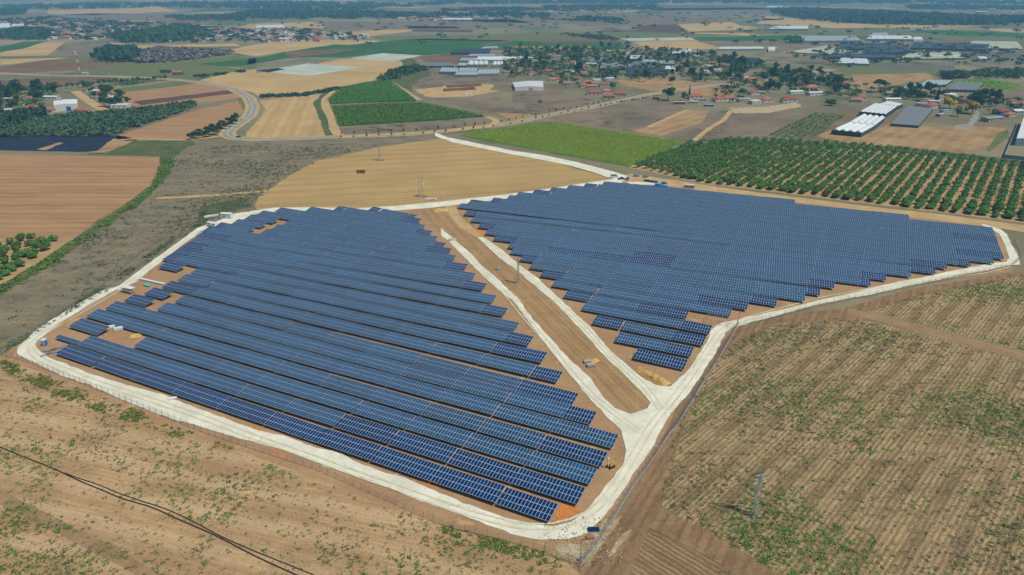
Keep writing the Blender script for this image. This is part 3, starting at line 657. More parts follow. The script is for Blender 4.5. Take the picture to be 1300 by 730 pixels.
def leaf_tris(rs, C, N, size):
    """random leaf triangles at centres C turned roughly outwards along N"""
    n = len(C); d = N + rs.normal(0, .45, (n, 3)); d /= np.linalg.norm(d, axis=1)[:, None] + 1e-9
    a = np.cross(d, rs.normal(0, 1, (n, 3))); a /= np.linalg.norm(a, axis=1)[:, None] + 1e-9; b = np.cross(d, a)
    sz = size * rs.uniform(.6, 1.35, (n, 1))
    return np.stack([C + a * sz, C - a * sz * .5 + b * sz * .85, C - a * sz * .5 - b * sz * .85], 1)
def crown_pts(rs, n, blobs):
    """points on the upper skin of a cluster of uneven blobs (x, y, z, rx, ry, rz)"""
    w = np.array([b[3] * b[4] for b in blobs]); idx = rs.choice(len(blobs), n, p=w / w.sum())
    d = rs.normal(0, 1, (n, 3)); d[:, 2] = np.where(d[:, 2] < -.35, -d[:, 2], d[:, 2]); d /= np.linalg.norm(d, axis=1)[:, None]
    B = np.array(blobs)[idx]; r = rs.uniform(.72, 1.06, (n, 1))
    return B[:, :3] + d * B[:, 3:] * r, d
def tree_mesh(name, seed, kind, n=420, leaf=None):
    rs = np.random.RandomState(seed); h = {'broad': 8.5, 'tall': 13, 'cypress': 12, 'bush': 3.2, 'pine': 11, 'sapling': 3.4}[kind]
    if kind == 'cypress':
        blobs = [(0, 0, 1.6 + k * 1.25, 1.25 * (1 - k / 9) + .1, 1.25 * (1 - k / 9) + .1, 1.3) for k in range(9)]; leafs, th, tr = .42, 1.8, .2
    elif kind in ('bush',):
        blobs = [(rs.uniform(-.8, .8), rs.uniform(-.8, .8), rs.uniform(1.0, 1.9), rs.uniform(.9, 1.4), rs.uniform(.9, 1.4), rs.uniform(.8, 1.3)) for _ in range(5)]; leafs, th, tr = .36, .9, .13
    elif kind == 'sapling':
        blobs = [(rs.uniform(-.3, .3), rs.uniform(-.3, .3), rs.uniform(1.8, 2.7), .8, .8, .8) for _ in range(3)]; leafs, th, tr = .34, 1.6, .08
    elif kind == 'tall':
        blobs = [(rs.uniform(-2, 2), rs.uniform(-2, 2), rs.uniform(5, 11), rs.uniform(1.2, 2.3), rs.uniform(1.2, 2.3), rs.uniform(1.4, 2.4)) for _ in range(10)]; leafs, th, tr = .6, 6, .3
    elif kind == 'pine':
        blobs = [(rs.uniform(-2.6, 2.6), rs.uniform(-2.6, 2.6), rs.uniform(6.5, 9.5), rs.uniform(1.4, 2.4), rs.uniform(1.4, 2.4), rs.uniform(.9, 1.6)) for _ in range(9)]; leafs, th, tr = .55, 7, .28
    else:
        blobs = [(rs.uniform(-2.3, 2.3), rs.uniform(-2.3, 2.3), rs.uniform(3.4, 6.6), rs.uniform(1.3, 2.4), rs.uniform(1.3, 2.4), rs.uniform(1.2, 2.0)) for _ in range(10)]; leafs, th, tr = .58, 3.6, .27
    C, N = crown_pts(rs, n, blobs); V = leaf_tris(rs, C, N, leafs)
    # inner leaves so that the crown has depth
    C2, N2 = crown_pts(rs, n // 2, [(b[0], b[1], b[2], b[3] * .62, b[4] * .62, b[5] * .62) for b in blobs]); V2 = leaf_tris(rs, C2, N2, leafs * 1.4)
    tr_v = []
    def limb(a, b, r0, r1):
        a, b = np.array(a, float), np.array(b, float); d = b - a; x = np.cross(d, (.3, .9, .1)); x /= np.linalg.norm(x); y = np.cross(d, x); y /= np.linalg.norm(y)
        ring = lambda c, r: [c + r * (x * math.cos(t) + y * math.sin(t)) for t in (0, 2.09, 4.19)]
        A, B = ring(a, r0), ring(b, r1)
        for k in range(3): j = (k + 1) % 3; tr_v.append((A[k], A[j], B[j])); tr_v.append((A[k], B[j], B[k]))
    limb((0, 0, -.2), (0, 0, th), tr, tr * .6)
    if kind not in ('cypress',):
        for b in blobs[:6]: limb((0, 0, th * .75), b[:3], tr * .45, .05)
    T_ = np.array(tr_v)
    return V, V2, T_
protos = {}
def proto(kind, seed, leaf, n=420):
    key = (kind, seed, leaf.name)
    if key not in protos:
        V, V2, T_ = tree_mesh(kind, seed, kind, n)
        A = np.concatenate([V, V2, T_]); mi = [0] * (len(V) + len(V2)) + [1] * len(T_)
        cr = tri_mesh('crown', np.concatenate([V, V2]), leaf); tk = tri_mesh('trunk', T_, m_trunk)
        protos[key] = (tri_mesh('tree', A, [leaf, m_trunk], mi), cr, tk)
    return protos[key]
ntree = [0]
def tree(name, px, label, cat, group, kind, leaf, s=1.0, parts=False, seed=None, n=420, xy=None, sz=None):
    x, y = xy or G(*px); sd_ = seed if seed is not None else rnd.randint(0, 4)
    one, cr, tk = proto(kind, sd_, leaf, n); rz = rnd.uniform(0, 6.28); ntree[0] += 1
    sc_ = (s * rnd.uniform(.9, 1.12), s * rnd.uniform(.9, 1.12), (sz or s) * rnd.uniform(.9, 1.12))
    if parts:
        t = thing(name, label, cat, (x, y, .1), rz, group); t.scale = sc_
        link('crown', cr, t); link('trunk', tk, t); return t
    o = link(name, one, None, (x, y, .1)); o.rotation_euler = (0, 0, rz); o.scale = sc_
    return tag(o, label, cat, group)
def wood(name, label, px, n, size, hgt, leaf, poly_xy=None, cat='trees', per=26, seed=3, keep=None):
    """a far mass of crowns as one object"""
    P = poly_xy or [G(*p) for p in px]; xs = [p[0] for p in P]; ys = [p[1] for p in P]; rs = np.random.RandomState(seed); out = []; k = 0; tries = 0
    while k < n and tries < n * 60:
        tries += 1
        q = (rs.uniform(min(xs), max(xs)), rs.uniform(min(ys), max(ys)))
        if not inside(q, P) or (keep and not keep(q)): continue
        k += 1; s = size * rs.uniform(.7, 1.3); h = hgt * rs.uniform(.7, 1.3)
        bl = [(q[0] + rs.uniform(-.5, .5) * s, q[1] + rs.uniform(-.5, .5) * s, h * rs.uniform(.45, .75), s * rs.uniform(.4, .6), s * rs.uniform(.4, .6), h * rs.uniform(.25, .4)) for _ in range(4)]
        C, N = crown_pts(rs, per, bl); out.append(leaf_tris(rs, C, N, s * .24))
    o = link(name, tri_mesh(name, np.concatenate(out), leaf)); return tag(o, label, cat, None, 'stuff')

# citrus orchard: rows run away from the site
OP = [G(*p) for p in ORCH]
oa = ang((1103, 258), (1155.5, 202)); dx, dy = math.cos(oa), math.sin(oa); nx, ny = -dy, dx
cand = []
o0 = G(1103, 258)
rs = np.random.RandomState(11)
for i in range(-70, 110):
    for j in range(-95, 95):
        x = o0[0] + nx * i * 6.6 + dx * j * 2.7 + rs.normal(0, .25); y = o0[1] + ny * i * 6.6 + dy * j * 2.7 + rs.normal(0, .25)
        if inside((x, y), OP) and rs.rand() > .035:
            # keep a clear headland at both ends
            if inside((x + dx * 4, y + dy * 4), OP) and inside((x - dx * 4, y - dy * 4), OP): cand.append((x, y))
cand = [c for c in cand if abs(c[0] / c[1]) < .8]
cand.sort(key=lambda c: math.hypot(*c)); print('orchard trees', len(cand))
for c in cand[:290]:
    tree('citrus_tree', None, 'Round dark green citrus tree in the long rows behind the right array', 'fruit tree', 'citrus trees of the orchard behind the right array', 'bush', m_citrus, rnd.uniform(1.0, 1.65), xy=c, n=380, sz=rnd.uniform(1.0, 1.4))
out = []
for c in cand[290:]:
    s = rs.uniform(.95, 1.6)
    bl = [(c[0] + rs.uniform(-.9, .9) * s, c[1] + rs.uniform(-.9, .9) * s, rs.uniform(1.2, 2.5) * s, 1.1 * s, 1.1 * s, 1.0 * s) for _ in range(4)]
    C, N = crown_pts(rs, 80, bl); out.append(leaf_tris(rs, C, N, .55))
if out: tag(link('citrus_rows', tri_mesh('citrus_rows', np.concatenate(out), m_citrus)), 'farther rows of the dark green citrus orchard', 'fruit trees', None, 'stuff')
# small orchard at the left edge
oa2 = ang((0, 333), (62, 316)); d2 = (math.cos(oa2), math.sin(oa2)); n2 = (-d2[1], d2[0]); b0 = G(0, 349)
for row, (px0, px1) in enumerate([((-14, 318), (40, 303)), ((-10, 322), (68, 306.5)), ((-8, 329), (60, 311)), ((-6, 339), (58, 318)), ((-4, 350), (42, 328)), ((-2, 356), (26, 339))]):
    a, b = G(*px0), G(*px1); L_ = math.hypot(b[0] - a[0], b[1] - a[1]); k = max(2, int(L_ / 5.0))
    for j in range(k + 1):
        q = (a[0] + (b[0] - a[0]) * j / k, a[1] + (b[1] - a[1]) * j / k)
        if row in (2, 4) and j % 4 == 3: continue
        tree('orchard_tree', None, 'Bushy green fruit tree in the small orchard below the ploughed brown field', 'fruit tree', 'fruit trees of the small orchard at the left edge', 'bush', m_citrus, rnd.uniform(1.1, 1.4), xy=q, n=340)
# olive grove and hedge by the left road
wood('olive_grove', 'dense grey-green grove beside the village at left', T(0, 0, [(-60, 665), (240, 605), (560, 575), (850, 545), (975, 525), (980, 545), (760, 620), (560, 690), (-60, 695)]), 900, 5.5, 4.2, m_olive, seed=4)
wood('dark_hedge', 'dark hedge of trees along the left village edge', T(0, 0, [(-40, 620), (100, 590), (215, 572), (225, 600), (100, 640), (-40, 665)]), 90, 8, 7, m_leafC, seed=5)
for i, (x, y) in enumerate([(968, 694), (985, 682), (1002, 690), (1015, 672), (1030, 684), (1050, 662), (1058, 678), (1078, 650), (1085, 668), (1105, 640), (1112, 655), (1130, 625), (1140, 640), (1160, 610), (1168, 628), (1185, 600), (1192, 615), (1198, 592)]):
    tree('hedge_tree', (x / 3.988, (y + 14) / 3.988), 'Dark bushy tree in the clump inside the bend of the asphalt road', 'tree', 'clump of trees inside the road bend', 'broad', m_leafC, .85)
for i in range(24):
    t = i / 23; x = 200 + t * 640; y = 462 - t * 56 + rnd.uniform(-3, 3)
    tree('street_tree', (x / 3.988, y / 3.988), 'Round green tree in the line along the lane above the left village', 'tree', 'trees lining the lane above the left village', 'broad', m_leafB if i % 3 else m_leafA, rnd.uniform(.75, 1.05))
# saplings on both sides of the asphalt road
P = [G(*p) for p in road[16:24]]
k = 0
for a, b in zip(P, P[1:]):
    L_ = math.hypot(b[0] - a[0], b[1] - a[1]); nn = int(L_ / 11); ex, ey = (b[0] - a[0]) / L_, (b[1] - a[1]) / L_
    for j in range(nn):
        for sgn in (-1, 1):
            if rnd.random() < .12: continue
            q = (a[0] + ex * (j + .5) * 11 - ey * sgn * 8.2, a[1] + ey * (j + .5) * 11 + ex * sgn * 8.2)
            tree('roadside_sapling', None, 'Small dark sapling on the verge of the straight asphalt road', 'young tree', 'saplings lining the asphalt road', 'sapling', m_leafC, rnd.uniform(.75, 1.1), xy=q, n=90); k += 1
print('saplings', k)

# crop blocks: uneven leafy tops standing on vertical edges
def crop_block(name, label, px, leaf, h, row_ang, per, dens, leafsize, seed):
    P = [G(*p) for p in px]; xs = [p[0] for p in P]; ys = [p[1] for p in P]; rs = np.random.RandomState(seed)
    n = int((max(xs) - min(xs)) * (max(ys) - min(ys)) * dens)
    q = np.stack([rs.uniform(min(xs), max(xs), n), rs.uniform(min(ys), max(ys), n)], 1)
    if per:  # gather on the rows
        c, s = math.cos(row_ang), math.sin(row_ang); u = q[:, 0] * c + q[:, 1] * s; v = -q[:, 0] * s + q[:, 1] * c
        v = np.round(v / per) * per + rs.normal(0, per * .2, n); q = np.stack([u * c - v * s, u * s + v * c], 1)
    q = np.array([p for p in q if inside(p, P)]); n = len(q)
    z = h * rs.uniform(.35, 1.0, (n, 1)) ** .6
    N = rs.normal(0, .5, (n, 3)); N[:, 2] = 1
    o = link(name, tri_mesh(name, leaf_tris(rs, np.concatenate([q, z], 1), N, leafsize), leaf)); return tag(o, label, 'crop', None, 'stuff')
VINE = [(585, 172.5), (600, 168), (690, 156), (720, 158.5), (868, 181), (800, 212), (760, 205), (700, 194), (640, 183)]
F('crop_ground', VINE, m_lime, .2); 
crop_block('vineyard', 'bright yellow-green block of vines beside the white road', VINE, m_vine, 1.8, ang((640, 183), (720, 160)), 2.6, 4.6, .30, 21)
CORN1 = T(325, 0, [(360, 508), (430, 445), (560, 420), (640, 410), (692, 416), (812, 512), (560, 520), (380, 528)])
CORN2 = T(325, 0, [(385, 541), (560, 531), (830, 522), (1000, 556), (1160, 592), (900, 612), (412, 642)])
F('crop_ground', CORN1, m_fgreen, .2); F('crop_ground', CORN2, m_fgreen, .2)
crop_block('green_crop', 'dark green crop block, the upper of two', CORN1, m_crop, 2.0, ang((420, 120), (520, 118)), 3, 1.6, .55, 22)
crop_block('green_crop', 'dark green crop block, the lower of two', CORN2, m_crop, 2.0, ang((420, 140), (520, 135)), 3, 1.6, .55, 23)
crop_block('orchard_strip', 'young orchard with thin rows beside the glasshouses', T(975, 0, [(0, 690), (240, 575), (390, 590), (240, 700), (100, 712)]), m_leafB, 2.2, ang((985, 170), (1040, 145)), 6.5, .5, .7, 24)
crop_block('lime_crop', 'bright green crop beyond the right village', T(975, 0, [(880, 415), (1090, 402), (1285, 430), (1218, 456), (1100, 440)]), m_vine, 1.5, .3, 5, 1.3, .55, 25)
# weeds in the foreground fields
def weeds(name, label, px, n, leaf, size, seed, gate, tufts=14, flat=.35, cap=.85):
    P = [G(*p) for p in px]; xs = [p[0] for p in P]; ys = [p[1] for p in P]; rs = np.random.RandomState(seed); q = []
    tries = 0
    while len(q) < n and tries < n * 40:
        tries += 1
        p = (rs.uniform(min(xs), max(xs)), rs.uniform(min(ys), max(ys)))
        if inside(p, P) and rs.rand() < gate(p): q.append(p)
    q = np.array(q); s = size * np.exp(rs.normal(0, .6, (len(q), 1))) * .72; s = np.minimum(s, cap)
    C = np.repeat(np.concatenate([q, s * flat * .5 + .12], 1), tufts, 0); sr = np.repeat(s, tufts, 0)
    C = C + rs.normal(0, 1, C.shape) * sr * np.array([.42, .42, .18]); C[:, 2] = np.maximum(C[:, 2], .14)
    N = rs.normal(0, .6, C.shape); N[:, 2] = 1
    V = leaf_tris(rs, C, N, 1.0); ctr = V.mean(1, keepdims=True); V = ctr + (V - ctr) * sr[:, :, None] * .26
    return tag(link(name, tri_mesh(name, V, leaf)), label, 'weeds', None, 'stuff')
def ng(sc, off, lo, hi, base=0.02):
    return lambda p: base + max(0, min(1, (noise.noise(Vector((p[0] * sc, p[1] * sc, off))) - lo) / (hi - lo)))
FORE = [(-60, 462), (0, 462), (180, 528), (330, 585), (560, 668), (700, 712), (720, 760), (0, 800), (-60, 700)]
RIGHT = [(990, 412), (1075, 404), (1180, 428), (1310, 464), (1340, 560), (1340, 780), (1020, 780), (960, 714), (862, 650), (838, 635), (855, 560), (892, 476), (935, 432)]
weeds('field_weeds', 'small green weeds scattered over the pale brown foreground field', FORE, 2600, m_weed, .55, 31, ng(.05, 2, .05, .5, .10))
weeds('field_weeds', 'dull grey-green weeds scattered over the pale brown foreground field', FORE, 2400, m_weed2, .45, 32, ng(.06, 8, .0, .5, .12))
weeds('verge_weeds', 'dense green weeds along the outside of the front fence', [(0, 456), (40, 470), (120, 500), (200, 532), (300, 572), (250, 566), (180, 540), (100, 514), (20, 480), (0, 468)], 640, m_weed, .8, 33, ng(.12, 5, -.2, .3, .1), 16, .35, 1.0)
weeds('verge_weeds', 'green weeds below the near corner of the front fence', [(560, 664), (620, 682), (700, 704), (735, 718), (700, 722), (620, 696), (560, 676)], 260, m_weed, .7, 34, ng(.15, 5, -.2, .3, .1), 16, .35, .9)
weeds('field_weeds', 'green weeds over the bottom left corner beside the dirt track', [(-20, 625), (60, 650), (130, 690), (230, 740), (-20, 760)], 420, m_weed, .7, 35, ng(.1, 4, -.1, .4, .15))
weeds('crop_weeds', 'bright green weeds between the rows of the right hand field', RIGHT, 5200, m_weed, .62, 36, ng(.022, 3, -.05, .45, .10))
weeds('crop_weeds', 'dark dull weeds between the rows of the right hand field', RIGHT, 5200, m_weed2, .5, 37, ng(.03, 9, -.1, .4, .12))
weeds('dry_stalks', 'dry straw left in the rows of the right hand field', RIGHT, 6500, m_straw, .34, 38, lambda p: 1 if math.sin(2 * math.pi * (-p[0] * math.sin(rdir) + p[1] * math.cos(rdir)) / 1.35) > .1 else .12, 4, .2)
UPR = [(1105, 392), (1120, 387), (1180, 371), (1300, 350), (1330, 400), (1320, 450), (1230, 426), (1150, 406)]
weeds('crop_weeds', 'green weeds in the striped field beyond the dirt track', UPR, 1300, m_weed, .7, 39, ng(.025, 3, -.1, .4, .08))
weeds('scrub_tufts', 'low scrub tufts on the grey field left of the solar site', [(205, 215), (250, 185), (420, 182), (480, 186), (365, 222), (322, 258), (260, 284), (130, 360), (0, 440), (0, 380), (100, 310), (170, 262)], 2600, m_weed2, 1.3, 40, ng(.02, 6, .0, .5, .12), 10, .35, 1.7)
weeds('verge_bushes', 'green bushes along the curved verge between ploughed field and scrub', [(206, 198), (222, 205), (212, 226), (178, 260), (118, 302), (55, 344), (0, 376), (0, 366), (90, 310), (165, 260), (195, 236)], 700, m_weed, 1.8, 41, ng(.06, 2, -.2, .3, .1), 14, .5, 2.2)
weeds('fence_weeds', 'green weeds outside the left fence', [(0, 444), (60, 408), (135, 360), (225, 298), (262, 276), (266, 281), (225, 304), (138, 368), (66, 412), (10, 446)], 520, m_weed2, 1.1, 42, ng(.08, 2, -.2, .3, .1), 12, .5, 1.6)

# ------------------------------------------------------------------ buildings
m_wall = plain('white plaster', (.62, .61, .57, 1), .85, 0, .12)
m_wallc = plain('cream plaster', (.52, .45, .34, 1), .85, 0, .12)
m_roofr = plain('red roof tiles', S(156, 94, 76), .85, 0, .28)
m_roofr2 = plain('faded roof tiles', S(150, 112, 98), .85, 0, .22)
m_roofw = plain('white sheet roof', (.66, .68, .68, 1), .55, 0, .1)
m_roofg = plain('grey sheet roof', (.36, .38, .40, 1), .6, 0, .2)
m_glass = plain('dark window glass', (.03, .05, .07, 1), .15)
m_blue = plain('blue paint', S(40, 110, 190), .5)
m_teal = plain('pale blue sheet', S(128, 160, 176), .5)
m_net = plain('dark shade net', S(46, 58, 76), .8, 0, .25)
m_netg = plain('grey shade net', S(116, 124, 126), .8, 0, .2)
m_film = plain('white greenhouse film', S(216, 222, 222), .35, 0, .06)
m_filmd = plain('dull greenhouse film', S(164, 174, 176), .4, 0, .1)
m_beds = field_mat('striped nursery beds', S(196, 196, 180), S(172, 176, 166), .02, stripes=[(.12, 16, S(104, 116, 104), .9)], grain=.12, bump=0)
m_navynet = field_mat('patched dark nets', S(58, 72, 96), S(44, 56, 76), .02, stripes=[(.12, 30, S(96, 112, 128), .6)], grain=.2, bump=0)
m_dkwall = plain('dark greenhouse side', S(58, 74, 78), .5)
m_conc = plain('concrete', (.34, .33, .31, 1), .85)
m_yellow = plain('yellow machine paint', S(200, 154, 44), .6)
m_black = plain('black rubber', (.02, .02, .022, 1), .6)
m_red = plain('red paint', S(196, 52, 40), .5)
m_white = plain('white paint', (.75, .76, .76, 1), .5)
m_cabinet = plain('pale cabinet paint', (.62, .70, .74, 1), .45)
m_wood = plain('weathered wood', S(132, 112, 90), .9)
m_silver = plain('silver car paint', (.42, .44, .46, 1), .3, .4)
m_carw = plain('white car paint', (.7, .71, .72, 1), .3)
m_card = plain('dark blue car paint', (.06, .08, .13, 1), .3)

def roof_hip(mb, l, w, h, rh, ov=.5, m=0, gable=False):
    a, b = l / 2 + ov, w / 2 + ov; r = 0 if gable else b; z = h - .1; k = a - r if not gable else a
    e = [(-a, -b, z), (a, -b, z), (a, b, z), (-a, b, z)]; p, q = (-max(.1, k), 0, h + rh), (max(.1, k), 0, h + rh)
    mb.quad(e[0], e[1], q, p, m); mb.quad(e[2], e[3], p, q, m); mb.poly((e[1], e[2], q), m); mb.poly((e[3], e[0], p), m); mb.quad(e[3], e[2], e[1], e[0], m)
hcache = {}
def house_meshes(style):
    if style in hcache: return hcache[style]
    l, w, h, rh, rm, wm, gab = style; mb = MB(); mb.box((0, 0, h / 2), (l, w, h)); wl = mb.mesh('wall', wm)
    mb = MB()
    if rh > 0.01: roof_hip(mb, l, w, h, rh, .5, 0, gab)
    else: mb.box((0, 0, h + .12), (l + .3, w + .3, .3))
    rf = mb.mesh('roof', rm)
    mb = MB(); mb.box((0, 0, 0), (1.5, .08, 1.2)); wi = mb.mesh('window', m_glass)
    mb = MB(); mb.box((0, 0, 1.05), (1.0, .08, 2.1)); dr = mb.mesh('door', m_wood)
    mb = MB(); mb.box((0, 0, h / 2), (l, w, h), 0)
    if rh > 0.01: roof_hip(mb, l, w, h, rh, .5, 1, gab)
    else: mb.box((0, 0, h + .12), (l + .3, w + .3, .3), 1)
    for x in (-.3, .3): mb.box((x * l, -w / 2 - .03, 1.6), (1.4, .06, 1.1), 2)
    one = mb.mesh('house', [wm, rm, m_glass]); hcache[style] = (wl, rf, wi, dr, one); return hcache[style]
nh = [0]
def house(px, label, group, style, rz, s=1.0, parts=True, name='village_house', cat='house', xy=None):
    x, y = xy or G(*px); wl, rf, wi, dr, one = house_meshes(style); nh[0] += 1; l, w, h = style[:3]
    if not parts:
        o = link(name, one, None, (x, y, .1)); o.rotation_euler = (0, 0, rz); o.scale = (s, s, s); return tag(o, label, cat, group)
    t = thing(name, label, cat, (x, y, .1), rz, group); t.scale = (s, s, s)
    link('wall', wl, t); link('roof', rf, t)
    for k, fx in enumerate((-.32, .3)): link('window', wi, t, (fx * l, -w / 2 - .02, 1.6))
    o = link('window', wi, t, (l / 2 + .02, 0, 1.6)); o.rotation_euler = (0, 0, math.pi / 2)
    link('door', dr, t, (0, -w / 2 - .02, 0)); return t
RH = (12, 9, 3.4, 2.4, m_roofr, m_wall, False); RH2 = (14, 8, 3.2, 2.1, m_roofr, m_wallc, False); RG = (12, 8, 3.3, 2.2, m_roofr2, m_wall, True)
RB = (17, 10, 3.6, 2.8, m_roofr, m_wall, False); WF = (12, 9, 3.6, 0, m_roofw, m_wall, False); GF = (14, 9, 3.6, 0, m_roofg, m_wallc, False); TW = (9, 8, 5.8, 2, m_roofr, m_wall, False); LF = (20, 8, 3.4, .9, m_roofw, m_wall, True)
B1 = lambda x, y: (640 + x / 8.11, 55 + y / 8.11); B2 = lambda x, y: (790 + x / 8.11, 55 + y / 8.11); B3 = lambda x, y: (940 + x / 8.11, 80 + y / 8.11); B4 = lambda x, y: (1090 + x / 6.19, 80 + y / 6.19); B5 = lambda x, y: (x / 7.65, 95 + y / 7.65)
sp = [  # single houses with something of their own: place, style, label
 (B1(865, 430), RB, 'Large red hip-roofed house above the pale blue sheds, right of the white hall'),
 (B1(925, 530), RB, 'Long red-roofed house behind the straight road, left of the orange-roofed one'),
 (B1(1195, 540), RB, 'Orange-red roofed white house nearest the parked cars on the straight road'),
 (B1(1080, 565), RH2, 'Small low red-roofed house left of the orange-roofed house by the road'),
 (B1(1085, 385), WF, 'White flat-roofed house standing on open ground at the village entrance'),
 (B1(170, 300), TW, 'Two-storey orange-roofed house behind the white hall, among dark trees'),
 (B1(1030, 445), RH, 'Red-roofed house left of the big round tree at the village entrance'),
 (B1(1050, 515), RH, 'Red-roofed house with white gable between two long red roofs by the road'),
 (B1(825, 285), RH, 'Pale red-roofed house at the left corner of the grey shade nets'),
 (B2(345, 575), (7, 5, 2.6, .4, m_roofr, m_roofr, True), 'Small red shed at the left foot of the big round tree'),
 (B2(750, 570), RB, 'Orange-roofed house right of the cypress below the village'),
 (B2(805, 600), (13, 6, 3, .6, m_roofr2, m_wall, True), 'Low white house with pink roof in front of the orange-roofed house by the cypress'),
 (B2(1080, 590), RB, 'Red-roofed house beside the dark trees left of the grey blocks'),
 (B2(985, 595), RH, 'Small red-roofed house left of a larger red roof below the village'),
 (B2(590, 625), (12, 6, 2.6, .3, m_roofg, m_wood, True), 'Low grey-brown shed in front of the bushes below the village'),
 (B2(735, 620), (9, 5, 2.6, 0, m_roofw, m_wall, False), 'Low white flat shed below the pink-roofed house'),
 (B2(890, 598 + 50), (9, 7, 2.2, .3, m_teal, m_teal, True), 'Pale blue panel roof standing alone on bare ground'),
 (B3(495, 400), RB, 'Big white house with red hip roof on sandy ground, right of centre'),
 (B3(130, 325), RH, 'Red-roofed house behind the white and grey blocks'),
 (B3(265, 400), RH, 'Red-roofed house left of the big white house, by a pale yard'),
 (B3(725, 275), RB, 'Broad red-roofed house inside the dark trees right of centre'),
 (B3(760, 330), LF, 'Long white house in front of the broad red roof in the trees'),
 (B3(1225, 380), RH, 'Red-roofed house just above the glasshouses'),
 (B3(145, 420), WF, 'White block house with blue base next to a magenta wall'),
 (B3(35, 400), GF, 'Grey windowless block left of the white block house'),
 (B4(565, 355), RB, 'Faded pink-roofed house above the dark netted rows'),
 (B4(1120, 400), (15, 10, 3.6, 2.2, m_roofr, m_blue, False), 'Red-roofed house with bright blue walls near the right edge'),
 (B4(715, 285), (12, 10, 6, 0, m_roofw, m_wall, False), 'White two-storey flat house above the yellow trees'),
 (B4(680, 395), (9, 7, 3.4, 0, m_teal, m_wall, False), 'Pale blue flat-roofed hut left of the yellow trees'),
 (B4(1050, 455), (22, 9, 3.6, .5, m_roofg, m_conc, True), 'Long grey shed below the blue-walled house'),
 (B4(645, 420), (9, 5, 2.6, 0, m_roofg, m_conc, False), 'Small grey flat hut in front of the pale blue hut'),
 (B4(830, 365), RH, 'Red-roofed house hidden between the yellow trees'),
 (B4(1085, 80), (24, 12, 4, 3, m_roofr, m_wall, False), 'Big orange-roofed house far back, beyond the lime green crop'),
 (B4(1197, 85), RH, 'Small orange-roofed house right of the big one beyond the lime green crop'),
 (B4(1240, 400), (10, 8, 3.6, 1.5, m_roofw, m_wall, True), 'White-roofed house behind the corrugated hall at the right edge'),
 (B4(1285, 345), RB, 'Pink-roofed house on the right edge above the white roofs'),
 (B5(815, 370), RB, 'Orange hip-roofed house right of the white hall with a blue door, left village'),
 (B5(475, 365), RH, 'Orange-roofed house left of the white hall with a blue door, left village'),
 (B5(145, 305), RB, 'Broad orange-roofed house at the left edge beside a large tree'),
 (B5(185, 355), RH2, 'Orange gabled house below the broad orange roof at the left edge'),
 (B5(980, 210), RB, 'Orange-roofed house right of the pale lane, left village'),
 (B5(1105, 280), RB, 'Red-roofed house at the right end of the left village'),
 (B5(1075, 240), WF, 'White flat house between two orange roofs right of the pale lane'),
 (B5(1175, 320), (18, 9, 3.6, 0, m_roofw, m_wall, False), 'White flat house on the outer edge of the left village'),
 (B5(925, 180), (18, 9, 3.6, 0, m_roofw, m_wall, False), 'Long white house at the far end of the pale lane'),
]
occupied = []
for px, st, lab in sp:
    house(px, lab, None, st, rnd.uniform(-.25, .25) + (.3 if px[0] > 900 else 0)); occupied.append(G(*px))
more = [B1(*q) for q in [(250, 165), (300, 195), (285, 330), (470, 140), (555, 145), (635, 175), (710, 225), (735, 382), (560, 390), (930, 310), (660, 430), (805, 105), (1100, 95), (110, 225), (40, 315), (450, 300), (900, 225), (820, 450), (900, 460), (950, 395), (500, 390), (660, 300), (720, 310)]] + \
       [B2(*q) for q in [(975, 290), (890, 250), (1070, 240), (940, 215), (870, 305), (1110, 345), (70, 115), (20, 120), (165, 165), (680, 110), (760, 150), (760, 105), (560, 120)]] + \
       [B3(*q) for q in [(225, 130), (200, 320), (565, 315), (295, 230), (40, 160), (100, 180), (1080, 240), (1150, 240), (1190, 400)]] + \
       [B4(*q) for q in [(260, 300), (255, 255), (15, 285), (640, 285), (590, 320), (500, 340), (1180, 420), (1200, 330), (930, 95), (1000, 95), (830, 320)]] + \
       [B5(*q) for q in [(95, 365), (270, 195), (95, 235), (100, 255), (30, 420), (130, 420), (310, 250), (350, 345), (320, 345), (500, 235)]]
for px in more:
    st = rnd.choice([RH, RH, RH2, RG, TW, WF, WF, GF, RB, LF]); side = 'left' if px[0] < 300 else ('right' if px[0] > 1060 else 'middle')
    red = st[4] in (m_roofr, m_roofr2)
    lab = f'{"Red" if red else "Pale"} roofed village house half hidden among the trees of the {side} village'
    house(px, lab, f'{"red" if red else "pale"} roofed houses in the trees of the {side} village', st, rnd.uniform(-.5, .5), .9); occupied.append(G(*px))
# far villages: a few pixels each
FAR1 = [(0, 26), (60, 22), (110, 26), (240, 32), (300, 38), (330, 37), (400, 40), (470, 46), (452, 51), (400, 53), (300, 55), (200, 54), (160, 52), (40, 51), (0, 48)]
FP = [G(*p) for p in FAR1]; done = 0
rs = np.random.RandomState(71)
for tries in range(6000):
    if done >= 150: break
    px = (rs.uniform(0, 470), rs.uniform(22, 55)); q = G(*px)
    if not inside(q, FP) or (px[0] < 240 and rs.rand() < .5): continue
    done += 1; st = [RG, RH2, RG, WF, WF, RH, LF][rs.randint(7)]; red = st[4] in (m_roofr, m_roofr2)
    house(px, f'tiny {"red" if red else "pale"} roofed house in the distant village at upper left', f'{"red" if red else "pale"} roofed houses of the distant village', st, rs.uniform(-.8, .8), rs.uniform(1.1, 1.6), False)
FAR2 = [(480, 22), (560, 19), (660, 20), (740, 9), (830, 8), (830, 16), (700, 17), (660, 26), (560, 28), (470, 26)]
FP = [G(*p) for p in FAR2]; done = 0
